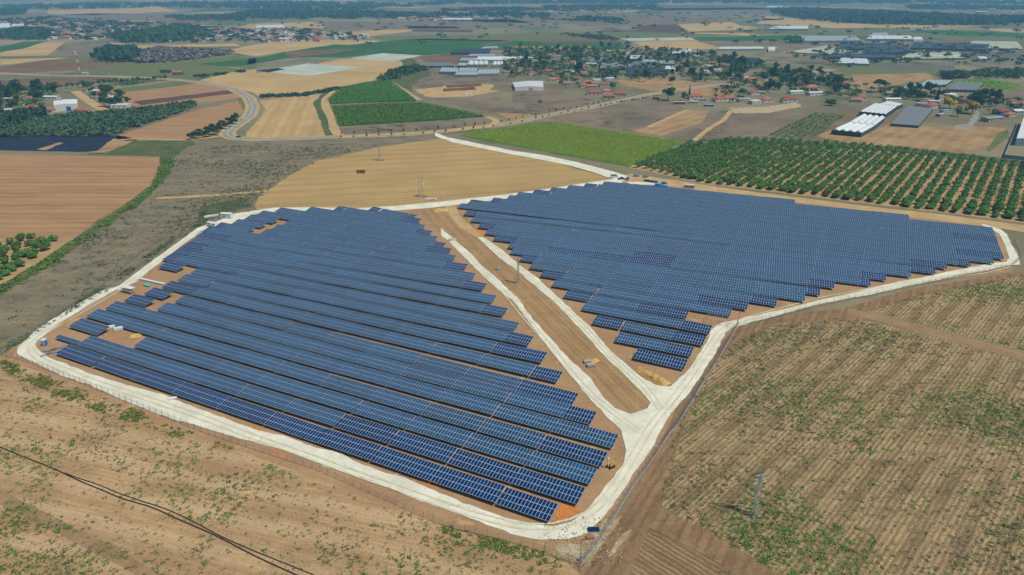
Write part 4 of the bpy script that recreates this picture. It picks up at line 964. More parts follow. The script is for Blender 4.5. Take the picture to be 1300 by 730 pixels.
for tries in range(6000):
    if done >= 45: break
    q = G(rs.uniform(470, 830), rs.uniform(7, 28))
    if not inside(q, FP): continue
    done += 1; st = [RH, WF, WF, RG][rs.randint(4)]
    house(None, 'speck of a pale house in the hazy settlement at the top centre', 'houses of the hazy settlement at the top', st, rs.uniform(-.8, .8), rs.uniform(1.3, 2.4), False, xy=q)

FAR3 = [(1150, 17), (1320, 17), (1320, 27), (1200, 25)]
FP = [G(*p) for p in FAR3]; done = 0
for tries in range(6000):
    if done >= 24: break
    q = G(rs.uniform(1150, 1320), rs.uniform(16, 27))
    if not inside(q, FP): continue
    done += 1; house(None, 'speck of a pale house in the far settlement at the upper right', 'houses of the far settlement at the upper right', [WF, RG, WF, LF][rs.randint(4)], rs.uniform(-.8, .8), rs.uniform(1.3, 2.2), False, xy=q)
house((226.5, 95), 'Rust-brown barn beside the far road at the top of the bend', None, (14, 9, 4, 2, m_roofr2, plain('rusty boards', S(140, 84, 54), .9), True), .1, 1, True, 'barn', 'barn')

def quadhall(name, label, px, h, rise, spans, wm, rm, cat='greenhouse', group=None, flatgroup=None, along=True):
    """hall on four ground corners (near left, near right, far right, far left); spans ridged roofs running from near to far"""
    A, B, C, D = [Vector(G(*p) + (0,)) for p in px]; cx = (A + B + C + D) / 4
    A, B, C, D = A - cx, B - cx, C - cx, D - cx; zt = Vector((0, 0, h)); t = thing(name, label, cat, (cx.x, cx.y, .1), 0, group)
    mb = MB()
    for a, b in ((A, B), (B, C), (C, D), (D, A)): mb.quad(a, b, b + zt, a + zt)
    mb.build('wall', wm, t); mb = MB(); ov = .25
    for k in range(spans):
        f0, f1 = k / spans, (k + 1) / spans; fm_ = (f0 + f1) / 2; zr = Vector((0, 0, h + rise)); z0 = Vector((0, 0, h + .03))
        n0, n1, nm_ = A.lerp(B, f0), A.lerp(B, f1), A.lerp(B, fm_); e0, e1, em = D.lerp(C, f0), D.lerp(C, f1), D.lerp(C, fm_)
        if rise < .05: mb.quad(n0 + z0, n1 + z0, e1 + z0, e0 + z0)
        else:
            mb.quad(n0 + z0, nm_ + zr, em + zr, e0 + z0); mb.quad(nm_ + zr, n1 + z0, e1 + z0, em + zr)
            mb.poly((n0 + z0, n1 + z0, nm_ + zr)); mb.poly((e1 + z0, e0 + z0, em + zr))
    mb.build('roof', rm, t); return t
t = quadhall('white_hall', 'Large white metal hall alone in front of the middle village', [B1(112, 490), B1(405, 487), B1(400, 425), B1(85, 440)], 4.6, 1.1, 1, m_wall, m_roofw, 'hall')
mb = MB(); a, b = [Vector(G(*p) + (0,)) for p in (B1(112, 490), B1(405, 487))]; o = t.location; md = a.lerp(b, .55)
mb.box((md.x - o.x, md.y - o.y - .1, 1.8), (5, .2, 3.4)); mb.build('door', m_roofg, t)
t = quadhall('white_hall', 'White hall with a blue door in the left village', [B5(535, 360), B5(765, 345), B5(765, 300), B5(535, 318)], 7, .8, 1, m_wall, m_roofw, 'hall')
mb = MB(); a, b = [Vector(G(*p) + (0,)) for p in (B5(535, 360), B5(765, 345))]; o = t.location; md = a.lerp(b, .52)
mb.box((md.x - o.x, md.y - o.y - .15, 2.4), (9, .25, 4.6)); mb.build('door', m_blue, t)
g_ = lambda *p: [(975 + x / 3.988, y / 3.988) for x, y in p]
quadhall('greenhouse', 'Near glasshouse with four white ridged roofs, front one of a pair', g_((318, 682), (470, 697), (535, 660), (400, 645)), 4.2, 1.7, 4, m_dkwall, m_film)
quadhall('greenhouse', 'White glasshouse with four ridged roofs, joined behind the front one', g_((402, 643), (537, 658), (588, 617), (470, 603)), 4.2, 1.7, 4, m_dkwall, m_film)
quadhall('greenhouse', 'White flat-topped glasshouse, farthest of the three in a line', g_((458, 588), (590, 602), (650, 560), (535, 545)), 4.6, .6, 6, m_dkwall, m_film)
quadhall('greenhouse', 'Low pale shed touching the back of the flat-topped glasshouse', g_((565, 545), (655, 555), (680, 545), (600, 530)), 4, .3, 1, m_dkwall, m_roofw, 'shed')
t = quadhall('corrugated_hall', 'White-roofed hall with pale blue walls cut by the right edge', [(1288, 185), (1330, 187), (1330, 160), (1297, 158)], 6, .8, 2, m_teal, m_roofw, 'hall')
# walled yard in front of it
t = thing('yard_wall', 'Pale blue sheet wall round a yard at the right edge', 'wall', G(1290, 200) + (0,))
o = t.location
for a, b in (((1274, 201), (1330, 207)), ((1274, 201), (1292, 158))):
    mb = MB(); A, B = Vector(G(*a)), Vector(G(*b)); d = B - A; mb.box(((A.x + B.x) / 2 - o.x, (A.y + B.y) / 2 - o.y, 1.5), (d.length, .15, 3), 0, math.atan2(d.y, d.x)); mb.build('panel', m_teal, t)
N1 = lambda *p: [(540 + x / 9.13, 50 + y / 9.13) for x, y in p]
for px, h, r_, sp_, wm, rm, lab in [
    (N1((160, 405), (370, 410), (385, 365), (190, 355)), 3.6, 1.2, 6, m_netg, m_filmd, 'grey tunnel greenhouse, left of the front pair in the middle nursery'),
    (N1((380, 398), (590, 400), (600, 365), (395, 360)), 3.6, 1.2, 6, m_netg, m_filmd, 'grey tunnel greenhouse beside dark gaps, second from left in the nursery'),
    (N1((335, 440), (600, 440), (620, 400), (365, 400)), 3.2, .8, 7, m_netg, m_filmd, 'grey net tunnels along the front of the middle nursery'),
    (N1((600, 430), (850, 425), (860, 375), (615, 380)), 3.4, .9, 7, m_netg, m_filmd, 'grey net tunnels at the right front of the nursery'),
    (N1((370, 330), (470, 335), (480, 300), (390, 300)), 3.5, 1.0, 3, m_netg, m_filmd, 'short pale greenhouse behind the front tunnels'),
    (N1((480, 325), (720, 325), (730, 285), (500, 285)), 4.2, 1.9, 4, m_netg, m_film, 'white greenhouse with four tall peaks in the nursery'),
    (N1((770, 325), (900, 322), (900, 288), (790, 288)), 4.0, 1.6, 3, m_netg, m_film, 'white greenhouse with three peaks right of the four-peaked one'),
    (N1((580, 265), (930, 270), (980, 228), (610, 228)), 4.0, 1.2, 12, m_teal, m_film, 'long bright greenhouse with many small ridges in the nursery'),
    (N1((930, 255), (1110, 250), (1120, 228), (960, 228)), 4, .8, 5, m_netg, m_film, 'white greenhouse half hidden by trees at the right of the nursery'),
    (N1((390, 270), (580, 272), (590, 235), (420, 240)), 3.2, .5, 6, m_netg, m_filmd, 'dull low greenhouse at the left of the long bright one'),
    (N1((490, 215), (820, 212), (800, 190), (520, 190)), 3.2, .5, 8, m_netg, m_filmd, 'dull greenhouse behind the long bright one'),
    (N1((290, 178), (740, 180), (760, 125), (440, 130)), 3.5, 0, 1, m_net, m_net, 'dark blue net house at the back of the middle nursery'),
    (N1((640, 128), (850, 120), (840, 100), (680, 105)), 3.5, .4, 4, m_netg, m_filmd, 'pale net strip behind the dark net house'),
    (N1((0, 330), (330, 325), (300, 285), (20, 280)), 2.5, 0, 1, m_net, m_netg, 'low grey net bed at the left of the nursery'),
    # grey nets in the middle village
    ([B1(990, 285), B1(1298, 275), B1(1298, 215), B1(980, 225)], 3.5, .5, 9, m_net, m_netg, 'grey shade nets stretched in the middle of the village, left part'),
    ([B2(0, 275), B2(380, 265), B2(420, 215), B2(0, 215)], 3.5, .4, 10, m_net, m_netg, 'grey shade nets in the middle village, right part'),
    ([B1(850, 215), B1(1130, 205), B1(1130, 165), B1(850, 175)], 3.5, .2, 6, m_net, m_netg, 'pale grey nets behind the shade nets of the village'),
    ([B2(50, 345), B2(470, 335), B2(470, 270), B2(60, 280)], 4, 0, 1, m_net, m_net, 'dark net house in front of the grey shade nets'),
    ([B2(40, 185), B2(250, 180), B2(240, 150), B2(60, 150)], 4, .4, 4, m_net, m_film, 'white strip greenhouse behind the village nets'),
    ([B2(200, 215), B2(360, 215), B2(350, 190), B2(210, 190)], 4, .4, 3, m_net, m_filmd, 'dull greenhouse between the village nets'),
    ([B2(350, 235), B2(540, 240), B2(530, 205), B2(380, 205)], 4, .3, 4, m_net, m_filmd, 'pale net roof right of the village nets'),
    ([B2(440, 295), B2(545, 295), B2(545, 262), B2(440, 262)], 4, .8, 2, m_wall, m_film, 'bright white shed in front of the village nets'),
    ([B2(510, 130), B2(700, 130), B2(710, 80), B2(520, 85)], 4, .4, 5, m_netg, m_film, 'pale greenhouse behind the village trees'),
    ([B2(1020, 195), B2(1420, 210), B2(1420, 170), B2(1060, 165)], 3.5, 0, 1, m_net, m_net, 'dark navy net house beyond the village trees'),
    ([B2(990, 75), B2(1450, 72), B2(1450, 50), B2(1000, 52)], 3, .2, 3, m_netg, m_film, 'thin pale greenhouse strip beyond the village'),
    # right far nursery (tile 975,0)
    (g_((95, 218), (470, 214), (440, 190), (110, 190)), 4, .5, 8, m_netg, m_filmd, 'long white greenhouse left of the far right nursery'),
    (g_((495, 208), (735, 210), (720, 192), (510, 190)), 5, .6, 6, m_netg, m_film, 'bright white greenhouse at the top of the far right nursery'),
    (g_((735, 212), (782, 212), (775, 198), (735, 198)), 5, .5, 1, m_wall, m_roofw, 'small white shed beside the bright greenhouse'),
    (g_((90, 270), (330, 280), (470, 278), (300, 235), (150, 235))[:4], 2, .1, 8, m_netg, m_beds, 'pale green net beds at the left of the far right nursery'),
    (g_((340, 258), (700, 250), (600, 228), (360, 228)), 4, 0, 1, m_net, m_navynet, 'long navy net house at the top of the far right nursery'),
    (g_((480, 280), (760, 275), (700, 250), (490, 256)), 4, 0, 1, m_net, m_navynet, 'navy net house in the middle of the far right nursery'),
    (g_((720, 252), (1100, 262), (1120, 232), (740, 222)), 4, 0, 1, m_net, m_navynet, 'navy net house at the right of the far right nursery'),
    (g_((1010, 250), (1290, 255), (1260, 218), (1030, 214)), 3, .2, 6, m_netg, m_beds, 'pale grey greenhouse at the right edge of the far right nursery'),
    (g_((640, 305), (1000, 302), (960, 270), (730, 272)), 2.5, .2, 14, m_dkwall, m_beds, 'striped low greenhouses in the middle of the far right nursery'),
    (g_((300, 300), (640, 305), (620, 285), (330, 280)), 4, 0, 1, m_net, m_navynet, 'dark net strip at the front of the far right nursery'),
    (g_((350, 330), (510, 335), (500, 308), (370, 303)), 3.5, .4, 4, m_netg, m_film, 'pale greenhouse left of the grey beds'),
    (g_((0, 265), (35, 265), (35, 248), (0, 248)), 4, .4, 1, m_wall, m_roofw, 'white shed left of the far right nursery'),
    (g_((1055, 312), (1105, 314), (1105, 300), (1060, 298)), 4, .4, 1, m_wall, m_roofw, 'small white shed in the grey beds on the right'),
    (g_((520, 190), (610, 188), (600, 175), (530, 176)), 5, .4, 2, m_netg, m_filmd, 'small pale greenhouse behind the bright white one'),
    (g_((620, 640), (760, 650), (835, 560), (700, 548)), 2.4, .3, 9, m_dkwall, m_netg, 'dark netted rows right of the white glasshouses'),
    (g_((680, 460), (790, 442), (770, 430), (690, 450)), 3, .3, 1, m_netg, m_filmd, 'single pale tunnel above the right village trees'),
    (g_((750, 452), (900, 440), (930, 418), (800, 418)), 3, .5, 6, m_dkwall, m_filmd, 'dull striped tunnels left of the lime green crop'),
    (g_((900, 465), (1050, 470), (1090, 432), (950, 425)), 3, .5, 7, m_dkwall, m_netg, 'dark striped tunnels in front of the lime green crop'),
    # far white strips
    ([(560, 27), (600, 27.5), (598, 25), (563, 25)], 6, .5, 3, m_netg, m_film, 'thin white greenhouse by the hazy settlement'),
    ([(0, 39), (14, 38), (14, 33), (0, 33)], 8, .8, 2, m_wall, m_roofw, 'white hall at the left edge of the distant village'),
    ([(15, 37), (31, 36.5), (31, 33.5), (16, 34)], 8, .8, 2, m_wall, m_roofw, 'white hall right of the one at the left edge of the distant village'),
    ([(325, 39), (362, 38.5), (360, 35.5), (326, 36)], 8, .8, 4, m_wall, m_roofw, 'long white hall behind the distant village'),
    ([(975, 39), (1026, 39), (1025, 35), (985, 35.5)], 5, .4, 5, m_netg, m_film, 'white strip of greenhouses in front of the far pine wood'),
    ([(1222, 3), (1320, 4), (1320, 1.6), (1225, 1.4)], 6, .4, 3, m_netg, m_film, 'thin white strip at the top right'),
    ([(972, 11), (993, 11), (992, 9), (974, 9)], 6, .4, 3, m_netg, m_film, 'thin white strip at the top, right of centre')]:
    quadhall('greenhouse', lab[0].upper() + lab[1:], px, h, r_, sp_, wm, rm, 'net house' if 'net' in lab else 'greenhouse')

# ------------------------------------------------------------------ trees of the villages
def big(px, label, kind, leaf, s): tree('tree', px, label, 'tree', None, kind, leaf, s, True, n=900)
big(B2(470, 590), 'Big round dark tree beside the asphalt road at the village entrance', 'broad', m_leafA, 2.0)
big(B2(640, 600), 'Wide low green tree right of the big round tree at the village entrance', 'broad', m_leafB, 1.3)
big(B2(690, 535), 'Dark narrow cypress standing alone above the orange-roofed house', 'cypress', m_leafC, 1.0)
big(B4(612, 310), 'Tall dark cypress above the pink-roofed house', 'cypress', m_leafC, 1.5)
big(B4(712, 360), 'Yellow flowering tree, upper left of the three', 'broad', m_leafY, 1.7)
big(B4(890, 400), 'Yellow flowering tree, rightmost of the three', 'broad', m_leafY, 1.8)
big(B4(775, 420), 'Dark green tree with yellow blossom, lowest of the three yellow trees', 'broad', m_leafB, 1.2)
big(B4(830, 400), 'Small yellow flowering tree between two larger yellow trees', 'broad', m_leafY, 1.0)
big(B1(1115, 490), 'Round bright green tree between red roofs at the village entrance', 'broad', m_leafB, 1.35)
big(B2(510, 425), 'Dark round tree on the brown open ground of the village', 'broad', m_leafA, 1.3)
big(B2(240, 400), 'Tall broad grey-green tree left on the brown open ground', 'tall', m_leafC, 1.25)
big(B2(570, 330), 'Tall dark tree before the bright white shed', 'tall', m_leafC, 1.2)
big(B2(720, 380), 'Tall dark trees crown above the palm row of the village', 'tall', m_leafC, 1.3)
big(B1(375, 615), 'Lone round bush on the bare ground in front of the white hall', 'bush', m_leafB, 1.4)
big(B3(925, 440), 'Dark bush on the slope above the young orchard strip', 'bush', m_leafA, 2.4)
big(B4(205, 200), 'Solitary square-crowned tree at the back of the right village', 'broad', m_leafA, 1.1)
cand = []
VIL = [([B1(0, 60), B1(1298, 60), B2(600, 75), B2(960, 130), B2(1298, 190), B3(400, 90), B3(760, 120), B3(1060, 160), B3(1298, 250), B4(400, 230), B4(600, 250), B4(1298, 320), B4(1298, 440), B4(960, 400), B4(620, 300), B4(200, 290), B3(1298, 400), B3(840, 330), B3(560, 300), B3(60, 300), B2(1298, 560), B2(1120, 620), B2(900, 610), B2(930, 520), B2(1130, 400), B2(760, 400), B2(560, 380), B2(0, 390), B1(1130, 360), B1(780, 480), B1(560, 440), B1(420, 350), B1(120, 360), B1(0, 330)], 125, 'middle and right villages', 11),
       ([B5(-40, 140), B5(400, 135), B5(560, 170), B5(440, 250), B5(420, 330), B5(300, 370), B5(-40, 420)], 42, 'left village', 12), ([B5(850, 150), B5(1000, 160), B5(1180, 220), B5(1300, 290), B5(1280, 330), B5(1000, 330), B5(900, 240)], 16, 'left village', 13),
       ([B3(330, 120), B3(820, 130), B3(820, 260), B3(450, 300), B3(250, 340)], 36, 'middle and right villages', 14), ([B3(850, 130), B3(1050, 170), B3(1060, 330), B3(880, 320)], 14, 'middle and right villages', 15), ([B4(240, 210), B4(590, 230), B4(590, 320), B4(300, 300)], 14, 'middle and right villages', 16),
       ([B4(840, 270), B4(1090, 300), B4(1100, 360), B4(860, 350)], 14, 'middle and right villages', 17), ([B2(1060, 190), B2(1298, 220), B2(1298, 340), B2(1080, 320)], 20, 'middle and right villages', 18), ([B1(150, 190), B1(480, 190), B1(480, 260), B1(100, 340)], 14, 'middle and right villages', 19), ([B1(640, 80), B1(780, 80), B1(770, 240), B1(640, 200)], 12, 'middle and right villages', 20)]
for px, n_, nm_, sd_ in VIL:
    P = [G(*p) for p in px]; rs = np.random.RandomState(sd_); k = 0; xs = [p[0] for p in P]; ys = [p[1] for p in P]
    for tries in range(20000):
        if k >= n_: break
        q = (rs.uniform(min(xs), max(xs)), rs.uniform(min(ys), max(ys)))
        if not inside(q, P) or any(abs(q[0] - h_[0]) < 8 and -11 < q[1] - h_[1] < 7 for h_ in occupied): continue
        k += 1; kd, lf_, ds = [('broad', m_leafA, 'dark round'), ('broad', m_leafB, 'mid green round'), ('tall', m_leafC, 'tall blue-green'), ('broad', m_leafC, 'blue-green round'), ('pine', m_leafA, 'flat-topped dark'), ('broad', m_leafA, 'dark round'), ('cypress', m_leafC, 'narrow dark')][rs.choice(7, p=[.26, .16, .16, .16, .1, .12, .04])]
        tree('village_tree', None, f'{ds} tree among the roofs of the {nm_}'.capitalize(), 'tree', f'{ds} trees of the {nm_}', kd, lf_, rs.uniform(.95, 1.55), xy=q)
wood('village_greenery', 'shrubs and small trees filling the gaps of the middle and right villages', None, 1100, 6.5, 5.5, m_leafV, [G(*p) for p in VIL[0][0]], 'shrubs', 22, 51, lambda q: not any(abs(q[0] - h_[0]) < 8 and -12 < q[1] - h_[1] < 6 for h_ in occupied))
wood('village_greenery', 'shrubs and small trees between the houses of the left village', None, 110, 6, 5, m_leafB, [G(*p) for p in VIL[1][0]], 'shrubs', 22, 52, lambda q: not any(abs(q[0] - h_[0]) < 8 and -12 < q[1] - h_[1] < 6 for h_ in occupied))
# far woods
wood('pine_wood', 'long dark pine wood across the upper right', T(975, 0, [(20, 62), (150, 55), (600, 72), (1000, 95), (1296, 103), (1296, 125), (1000, 130), (600, 125), (300, 112), (130, 95)]), 1500, 26, 15, m_leafC, seed=61, per=22)
wood('far_trees', 'trees massed through the distant village at upper left', FAR1, 560, 12, 7, m_leafC, seed=62, per=20)
wood('far_trees', 'dark tree belt below the distant village', T(0, 0, [(-20, 165), (220, 160), (230, 205), (0, 200)]) , 120, 20, 11, m_leafC, seed=63, per=20)
wood('far_trees', 'dark trees along the lower edge of the distant village', T(0, 0, [(560, 190), (900, 140), (1040, 150), (1040, 200), (860, 215), (640, 222)]), 260, 18, 10, m_leafA, seed=64, per=20)
wood('leafless_plantation', 'grey leafless plantation below the distant village', T(0, 0, [(660, 300), (800, 252), (1180, 273), (1000, 300), (820, 318), (680, 318)]), 700, 11, 7, m_grey, seed=65, per=18)
wood('far_grove', 'dark grove on the left end of the grey plantation', T(0, 0, [(488, 305), (550, 258), (680, 258), (700, 312), (560, 316)]), 150, 16, 10, m_leafC, seed=66, per=20)
for k, (pts, n_, sz) in enumerate([([(0, 8), (330, 3), (560, 6), (450, 14), (200, 10), (0, 14)], 420, 36), ([(325, 14), (470, 15), (545, 20), (560, 24), (330, 25), (290, 22)], 420, 26), ([(0, 15), (30, 15), (30, 19), (0, 20)], 60, 26), ([(205, 22), (310, 22), (312, 28), (230, 27)], 130, 20), ([(425, 20), (660, 18), (660, 22), (430, 24)], 240, 24), ([(585, 12), (660, 11), (700, 14), (590, 15)], 90, 26), ([(690, 9), (830, 7), (840, 12), (720, 16), (690, 14)], 220, 24), ([(1150, 8), (1320, 10), (1320, 13), (1160, 12)], 220, 30), ([(730, 24), (790, 27), (780, 29), (730, 26)], 60, 18), ([(650, 19), (700, 20), (700, 24), (650, 23)], 70, 20), ([(1190, 22), (1320, 24), (1320, 29), (1250, 27)], 160, 24), ([(540, 6), (560, 2), (1000, 1), (1320, 3), (1320, 6), (900, 4)], 420, 46)]):
    wood('far_wood', ['hazy wood across the top left', 'dark wood left of the hazy settlement', 'trees at the far left edge', 'tree line behind the distant village', 'trees around the hazy settlement', 'tree line at the top centre', 'trees of the top centre hamlet', 'woods at the top right', 'tree row in the plain, top centre', 'trees near the hazy settlement', 'scattered trees by the pine wood', 'hazy woods along the top edge'][k], pts, n_, sz, 12, m_leafC, seed=80 + k, per=14)
for k, pts in enumerate([T(325, 0, [(30, 488), (250, 478), (420, 448), (420, 456), (250, 488), (30, 497)]), T(0, 0, [(980, 386), (1058, 380), (1058, 390), (985, 394)]), T(0, 0, [(1085, 376), (1145, 371), (1145, 381), (1090, 384)]), T(0, 0, [(1190, 364), (1240, 360), (1240, 369), (1195, 371)]), T(0, 0, [(815, 362), (860, 360), (862, 374), (815, 376)])]):
    wood('hedge', ['thin hedge between the two stubble fields', 'short hedge on the dry field, left of three', 'short hedge on the dry field, middle of three', 'short hedge on the dry field, right of three', 'lone bush clump on the dry field by the far road'][k], pts, [90, 16, 14, 12, 10][k], 5, 2.6, m_leafC, seed=140 + k)
for k, pts in enumerate([T(650, 0, [(150, 95), (460, 112), (560, 120), (630, 130), (480, 118), (150, 102)]), T(650, 0, [(250, 178), (480, 190), (590, 225), (600, 245), (560, 215), (300, 185)]), T(975, 0, [(98, 196), (172, 196), (172, 222), (98, 222)]), T(975, 0, [(880, 380), (1000, 378), (1010, 400), (880, 402)]), T(975, 0, [(1020, 372), (1296, 350), (1296, 400), (1060, 398)]), T(325, 0, [(610, 410), (760, 345), (890, 355), (720, 395), (640, 412)])]):
    wood('bush_line', ['line of bushes along the grassy bank, top centre', 'winding line of bushes beyond the village', 'dark tree clump left of the long white greenhouse', 'bush clump left of the lime green crop', 'trees round the big orange-roofed house', 'bushy bank behind the dark green crop'][k], pts, 70, 9, 6, m_leafA, seed=100 + k)
wood('plain_bushes', 'bushes and small trees dotted over the far plain', [(-20, 40), (480, 58), (700, 50), (1000, 60), (1320, 60), (1320, 20), (700, 14), (-20, 24)], 420, 11, 6, m_leafC, seed=121, per=16)
wood('nursery_trees', 'trees between the net houses of the far right nursery', T(975, 0, [(95, 285), (330, 225), (700, 215), (1290, 260), (1290, 330), (700, 330), (400, 345)]), 170, 9, 6, m_leafC, seed=122, per=18)
print('trees', ntree[0], 'houses', nh[0])

# ------------------------------------------------------------------ power line supports
def lattice(mb, h, b0, b1, n, r=.06):
    lv = [(h * k / n, b0 + (b1 - b0) * k / n) for k in range(n + 1)]
    for (z0, w0), (z1, w1) in zip(lv, lv[1:]):
        c0 = [(s * w0, t * w0, z0) for s, t in ((-1, -1), (1, -1), (1, 1), (-1, 1))]; c1 = [(s * w1, t * w1, z1) for s, t in ((-1, -1), (1, -1), (1, 1), (-1, 1))]
        for k in range(4):
            j = (k + 1) % 4; mb.bar(c0[k], c1[k], r); mb.bar(c0[k], c1[j], r * .6); mb.bar(c0[j], c1[k], r * .6); mb.bar(c1[k], c1[j], r * .6)
m_lat = plain('pale galvanised lattice', (.34, .40, .38, 1), .5, .2)
bx = (957.5, 655); h = height_of(bx[0], bx[1], 603)
t = thing('power_pylon', 'Slim pale lattice pylon with three pairs of arms in the weedy striped field', 'pylon', G(*bx) + (.1,), .25)
mb = MB(); lattice(mb, h, .75, .22, 11, .05); mb.build('mast', m_lat, t)
for k, (z, a) in enumerate(((h - 2.6, 1.7), (h - 1.5, 1.7), (h - .3, 1.5))):
    mb = MB()
    for s in (-1, 1):
        mb.bar((0, -.22, z), (s * a, 0, z + .25), .06); mb.bar((0, .22, z), (s * a, 0, z + .25), .06); mb.bar((0, 0, z + .5), (s * a, 0, z + .25), .05)
        mb.bar((s * a, 0, z + .25), (s * a, 0, z - .15), .05)
    mb.build('crossarm', m_lat, t)
mb = MB()
for s in (-1, 1):
    for u in (-1, 1): mb.box((s * .75, u * .75, .1), (.5, .5, .5))
mb.build('footing', m_conc, t)
def pole(px, ty, label, arms=1, transformer=False, twin=False, r=.2):
    h = height_of(px[0], px[1], ty); t = thing('power_pole', label, 'power pole', G(*px) + (.1,), .1)
    for s in ((-.9, .9) if twin else (0,)):
        mb = MB()
        if twin: mb.bar((s, 0, 0), (s, 0, h), r, 0, 8, r * .7)
        else: lattice(mb, h, .55, .2, 9, .07)
        mb.build('post', m_steel, t)
    for k in range(arms):
        z = h - .3 - k * 1.3; mb = MB(); mb.box((0, 0, z), (3.4, .18, .18))
        for s in (-1.5, 0, 1.5): mb.bar((s, 0, z), (s, 0, z + .45), .09, 0, 6)
        mb.build('crossarm', m_steel, t)
    if transformer:
        mb = MB(); mb.box((1.9, 0, h * .62), (1.5, 1.1, 1.7)); mb.build('transformer', m_cabinet, t)
    mb = MB(); mb.box((0, 0, .12), (2.2, 2.2, .4)); mb.build('footing', m_conc, t); return t
pole((482, 203.5), 183, 'Single steel power pole in the upper part of the tan stubble field', 2)
pole((534.5, 249.5), 224.5, 'Twin power pole with a hung transformer at the lower edge of the stubble field', 1, True, True)
pole((657.7, 360), 328, 'Steel power pole standing in the dirt corridor between the arrays', 1)
def mound_patch(px, r, mat, name='bare_ground'):
    c = G(*px); sheet(name, [(c[0] + r * math.cos(a) * 1.4, c[1] + r * math.sin(a)) for a in np.linspace(0, 6.28, 12, endpoint=False)], .2, mat, 1.5, .5)
for q in ((482, 203.5), (534.5, 249.5)): mound_patch(q, 3.2, m_scrub)
# red and white mast far left
bx = (102, 95); h = height_of(102, 95, 64.5)
t = thing('radio_mast', 'Tall red and white lattice mast in the fields at far left', 'mast', G(*bx) + (0,))
for k in range(6):
    mb = MB(); z0, z1 = h * k / 6, h * (k + 1) / 6
    for s, u in ((-1, -1), (1, -1), (1, 1), (-1, 1)): mb.bar((s * .8, u * .8, z0), (s * .8, u * .8, z1), .17)
    for q in range(3):
        za, zb = z0 + (z1 - z0) * q / 3, z0 + (z1 - z0) * (q + 1) / 3
        for u in (-1, 1): mb.bar((-.8, u * .8, za), (.8, u * .8, zb), .1); mb.bar((u * .8, -.8, zb), (u * .8, .8, za), .1)
    mb.build('mast_section', m_red if k % 2 == 0 and k < 5 else m_white, t)
house((108, 95), 'Small white hut at the foot of the red and white mast', None, (8, 6, 3, 0, m_roofw, m_wall, False), 0, 1, True, 'hut', 'hut')

# ------------------------------------------------------------------ fences
m_fence = plain('fence post steel', S(112, 116, 112), .6); m_fence2 = plain('blue-grey fence', S(104, 114, 128), .6)
def fence(label, px, hgt, step, mat, offs=None, wires=7):
    P = [G(*p) for p in px]; segs = []; L_ = 0
    for a, b in zip(P, P[1:]): d = math.hypot(b[0] - a[0], b[1] - a[1]); segs.append((a, b, L_, d)); L_ += d
    def at(s):
        for a, b, l0, d in segs:
            if s <= l0 + d + 1e-6: f = (s - l0) / d; return a[0] + (b[0] - a[0]) * f, a[1] + (b[1] - a[1]) * f
        return P[-1]
    o = P[0]; t = thing('wire_fence', label, 'fence', (o[0], o[1], .1)); n = max(2, int(L_ / step)); n = min(n, 98)
    pts = [at(L_ * k / n) for k in range(n + 1)]
    mb = MB(); mb.box((0, 0, hgt / 2), (.09, .09, hgt)); mb.bar((0, 0, hgt), (.0, .28, hgt + .32), .035); pm = mb.mesh('post', mat)
    for p in pts: link('post', pm, t, (p[0] - o[0], p[1] - o[1], 0))
    mb = MB()
    for a, b in zip(pts, pts[1:]):
        for k in range(wires): z = .12 + (hgt - .15) * k / (wires - 1); mb.bar((a[0] - o[0], a[1] - o[1], z), (b[0] - o[0], b[1] - o[1], z), .014)
        d = math.hypot(b[0] - a[0], b[1] - a[1]); m_ = max(1, int(d / .4))
        for k in range(m_):
            f = k / m_; x, y = a[0] + (b[0] - a[0]) * f - o[0], a[1] + (b[1] - a[1]) * f - o[1]; mb.bar((x, y, .1), (x, y, hgt), .010, 0, 3)
    mb.build('wire_mesh', mat, t)
    return t
FF = T(0, 366, [(8, 340), (100, 365), (200, 402), (450, 500), (700, 600), (1050, 742)]) + T(325, 547, [(300, 198), (600, 330), (950, 485), (1296, 568)]) + T(650, 547, [(180, 625), (346, 682)])
fence('Front wire fence with thin posts along the outside of the white road', FF, 2.1, 3.0, m_fence)
FR = T(650, 547, [(346, 682), (420, 590), (500, 462), (600, 300), (700, 160), (800, 10)]) + T(650, 366, [(830, 700), (960, 490), (1060, 330), (1140, 192)])
fence('Blue-grey wire fence along the dirt track right of the junction', FR, 2.1, 2.6, m_fence2)
F('fence_kerb', FR + [(x + 1.0, y + .5) for x, y in FR][::-1], plain('grey footing', S(150, 148, 146), .9), .24, step=3, amp=.12)
fence('Thin wire fence along the outer edge of the right array road', T(650, 366, [(1140, 192)]) + T(1080, 270, [(-600, 868), (-300, 783), (0, 722), (300, 664), (600, 600), (900, 535), (1150, 486), (1330, 445), (1400, 380), (1340, 240)], 6.5), 2.1, 4, m_fence)
fence('Greenish wire fence along the grey scrub left of the site', T(0, 366, [(8, 340), (100, 280), (350, 95), (545, -30)]) + [(175, 325), (220, 295), (255, 275), (262, 268)], 2.1, 3.5, m_fence)
fence('Wire fence between the stubble field and the back of the left array', [(262, 268), (320, 264), (400, 262), (500, 259.5), (590, 251), (650, 245), (748, 230)], 2.1, 4.5, m_fence)
t = thing('camera_pole', 'Tall thin pole with a small box at the near corner of the fences', 'pole', G(737, 712) + (.1,))
mb = MB(); mb.bar((0, 0, 0), (0, 0, 6.5), .09, 0, 6, .06); mb.build('post', m_fence2, t); mb = MB(); mb.box((0, -.2, 1.2), (.5, .3, .8)); mb.build('box', m_teal, t); mb = MB(); mb.box((.2, -.15, 6.4), (.5, .16, .16)); mb.build('camera', m_black, t)
t = thing('camera_pole', 'Tall thin pole where the blue-grey fence meets the bend of the white road', 'pole', G(936.5, 414) + (.1,))
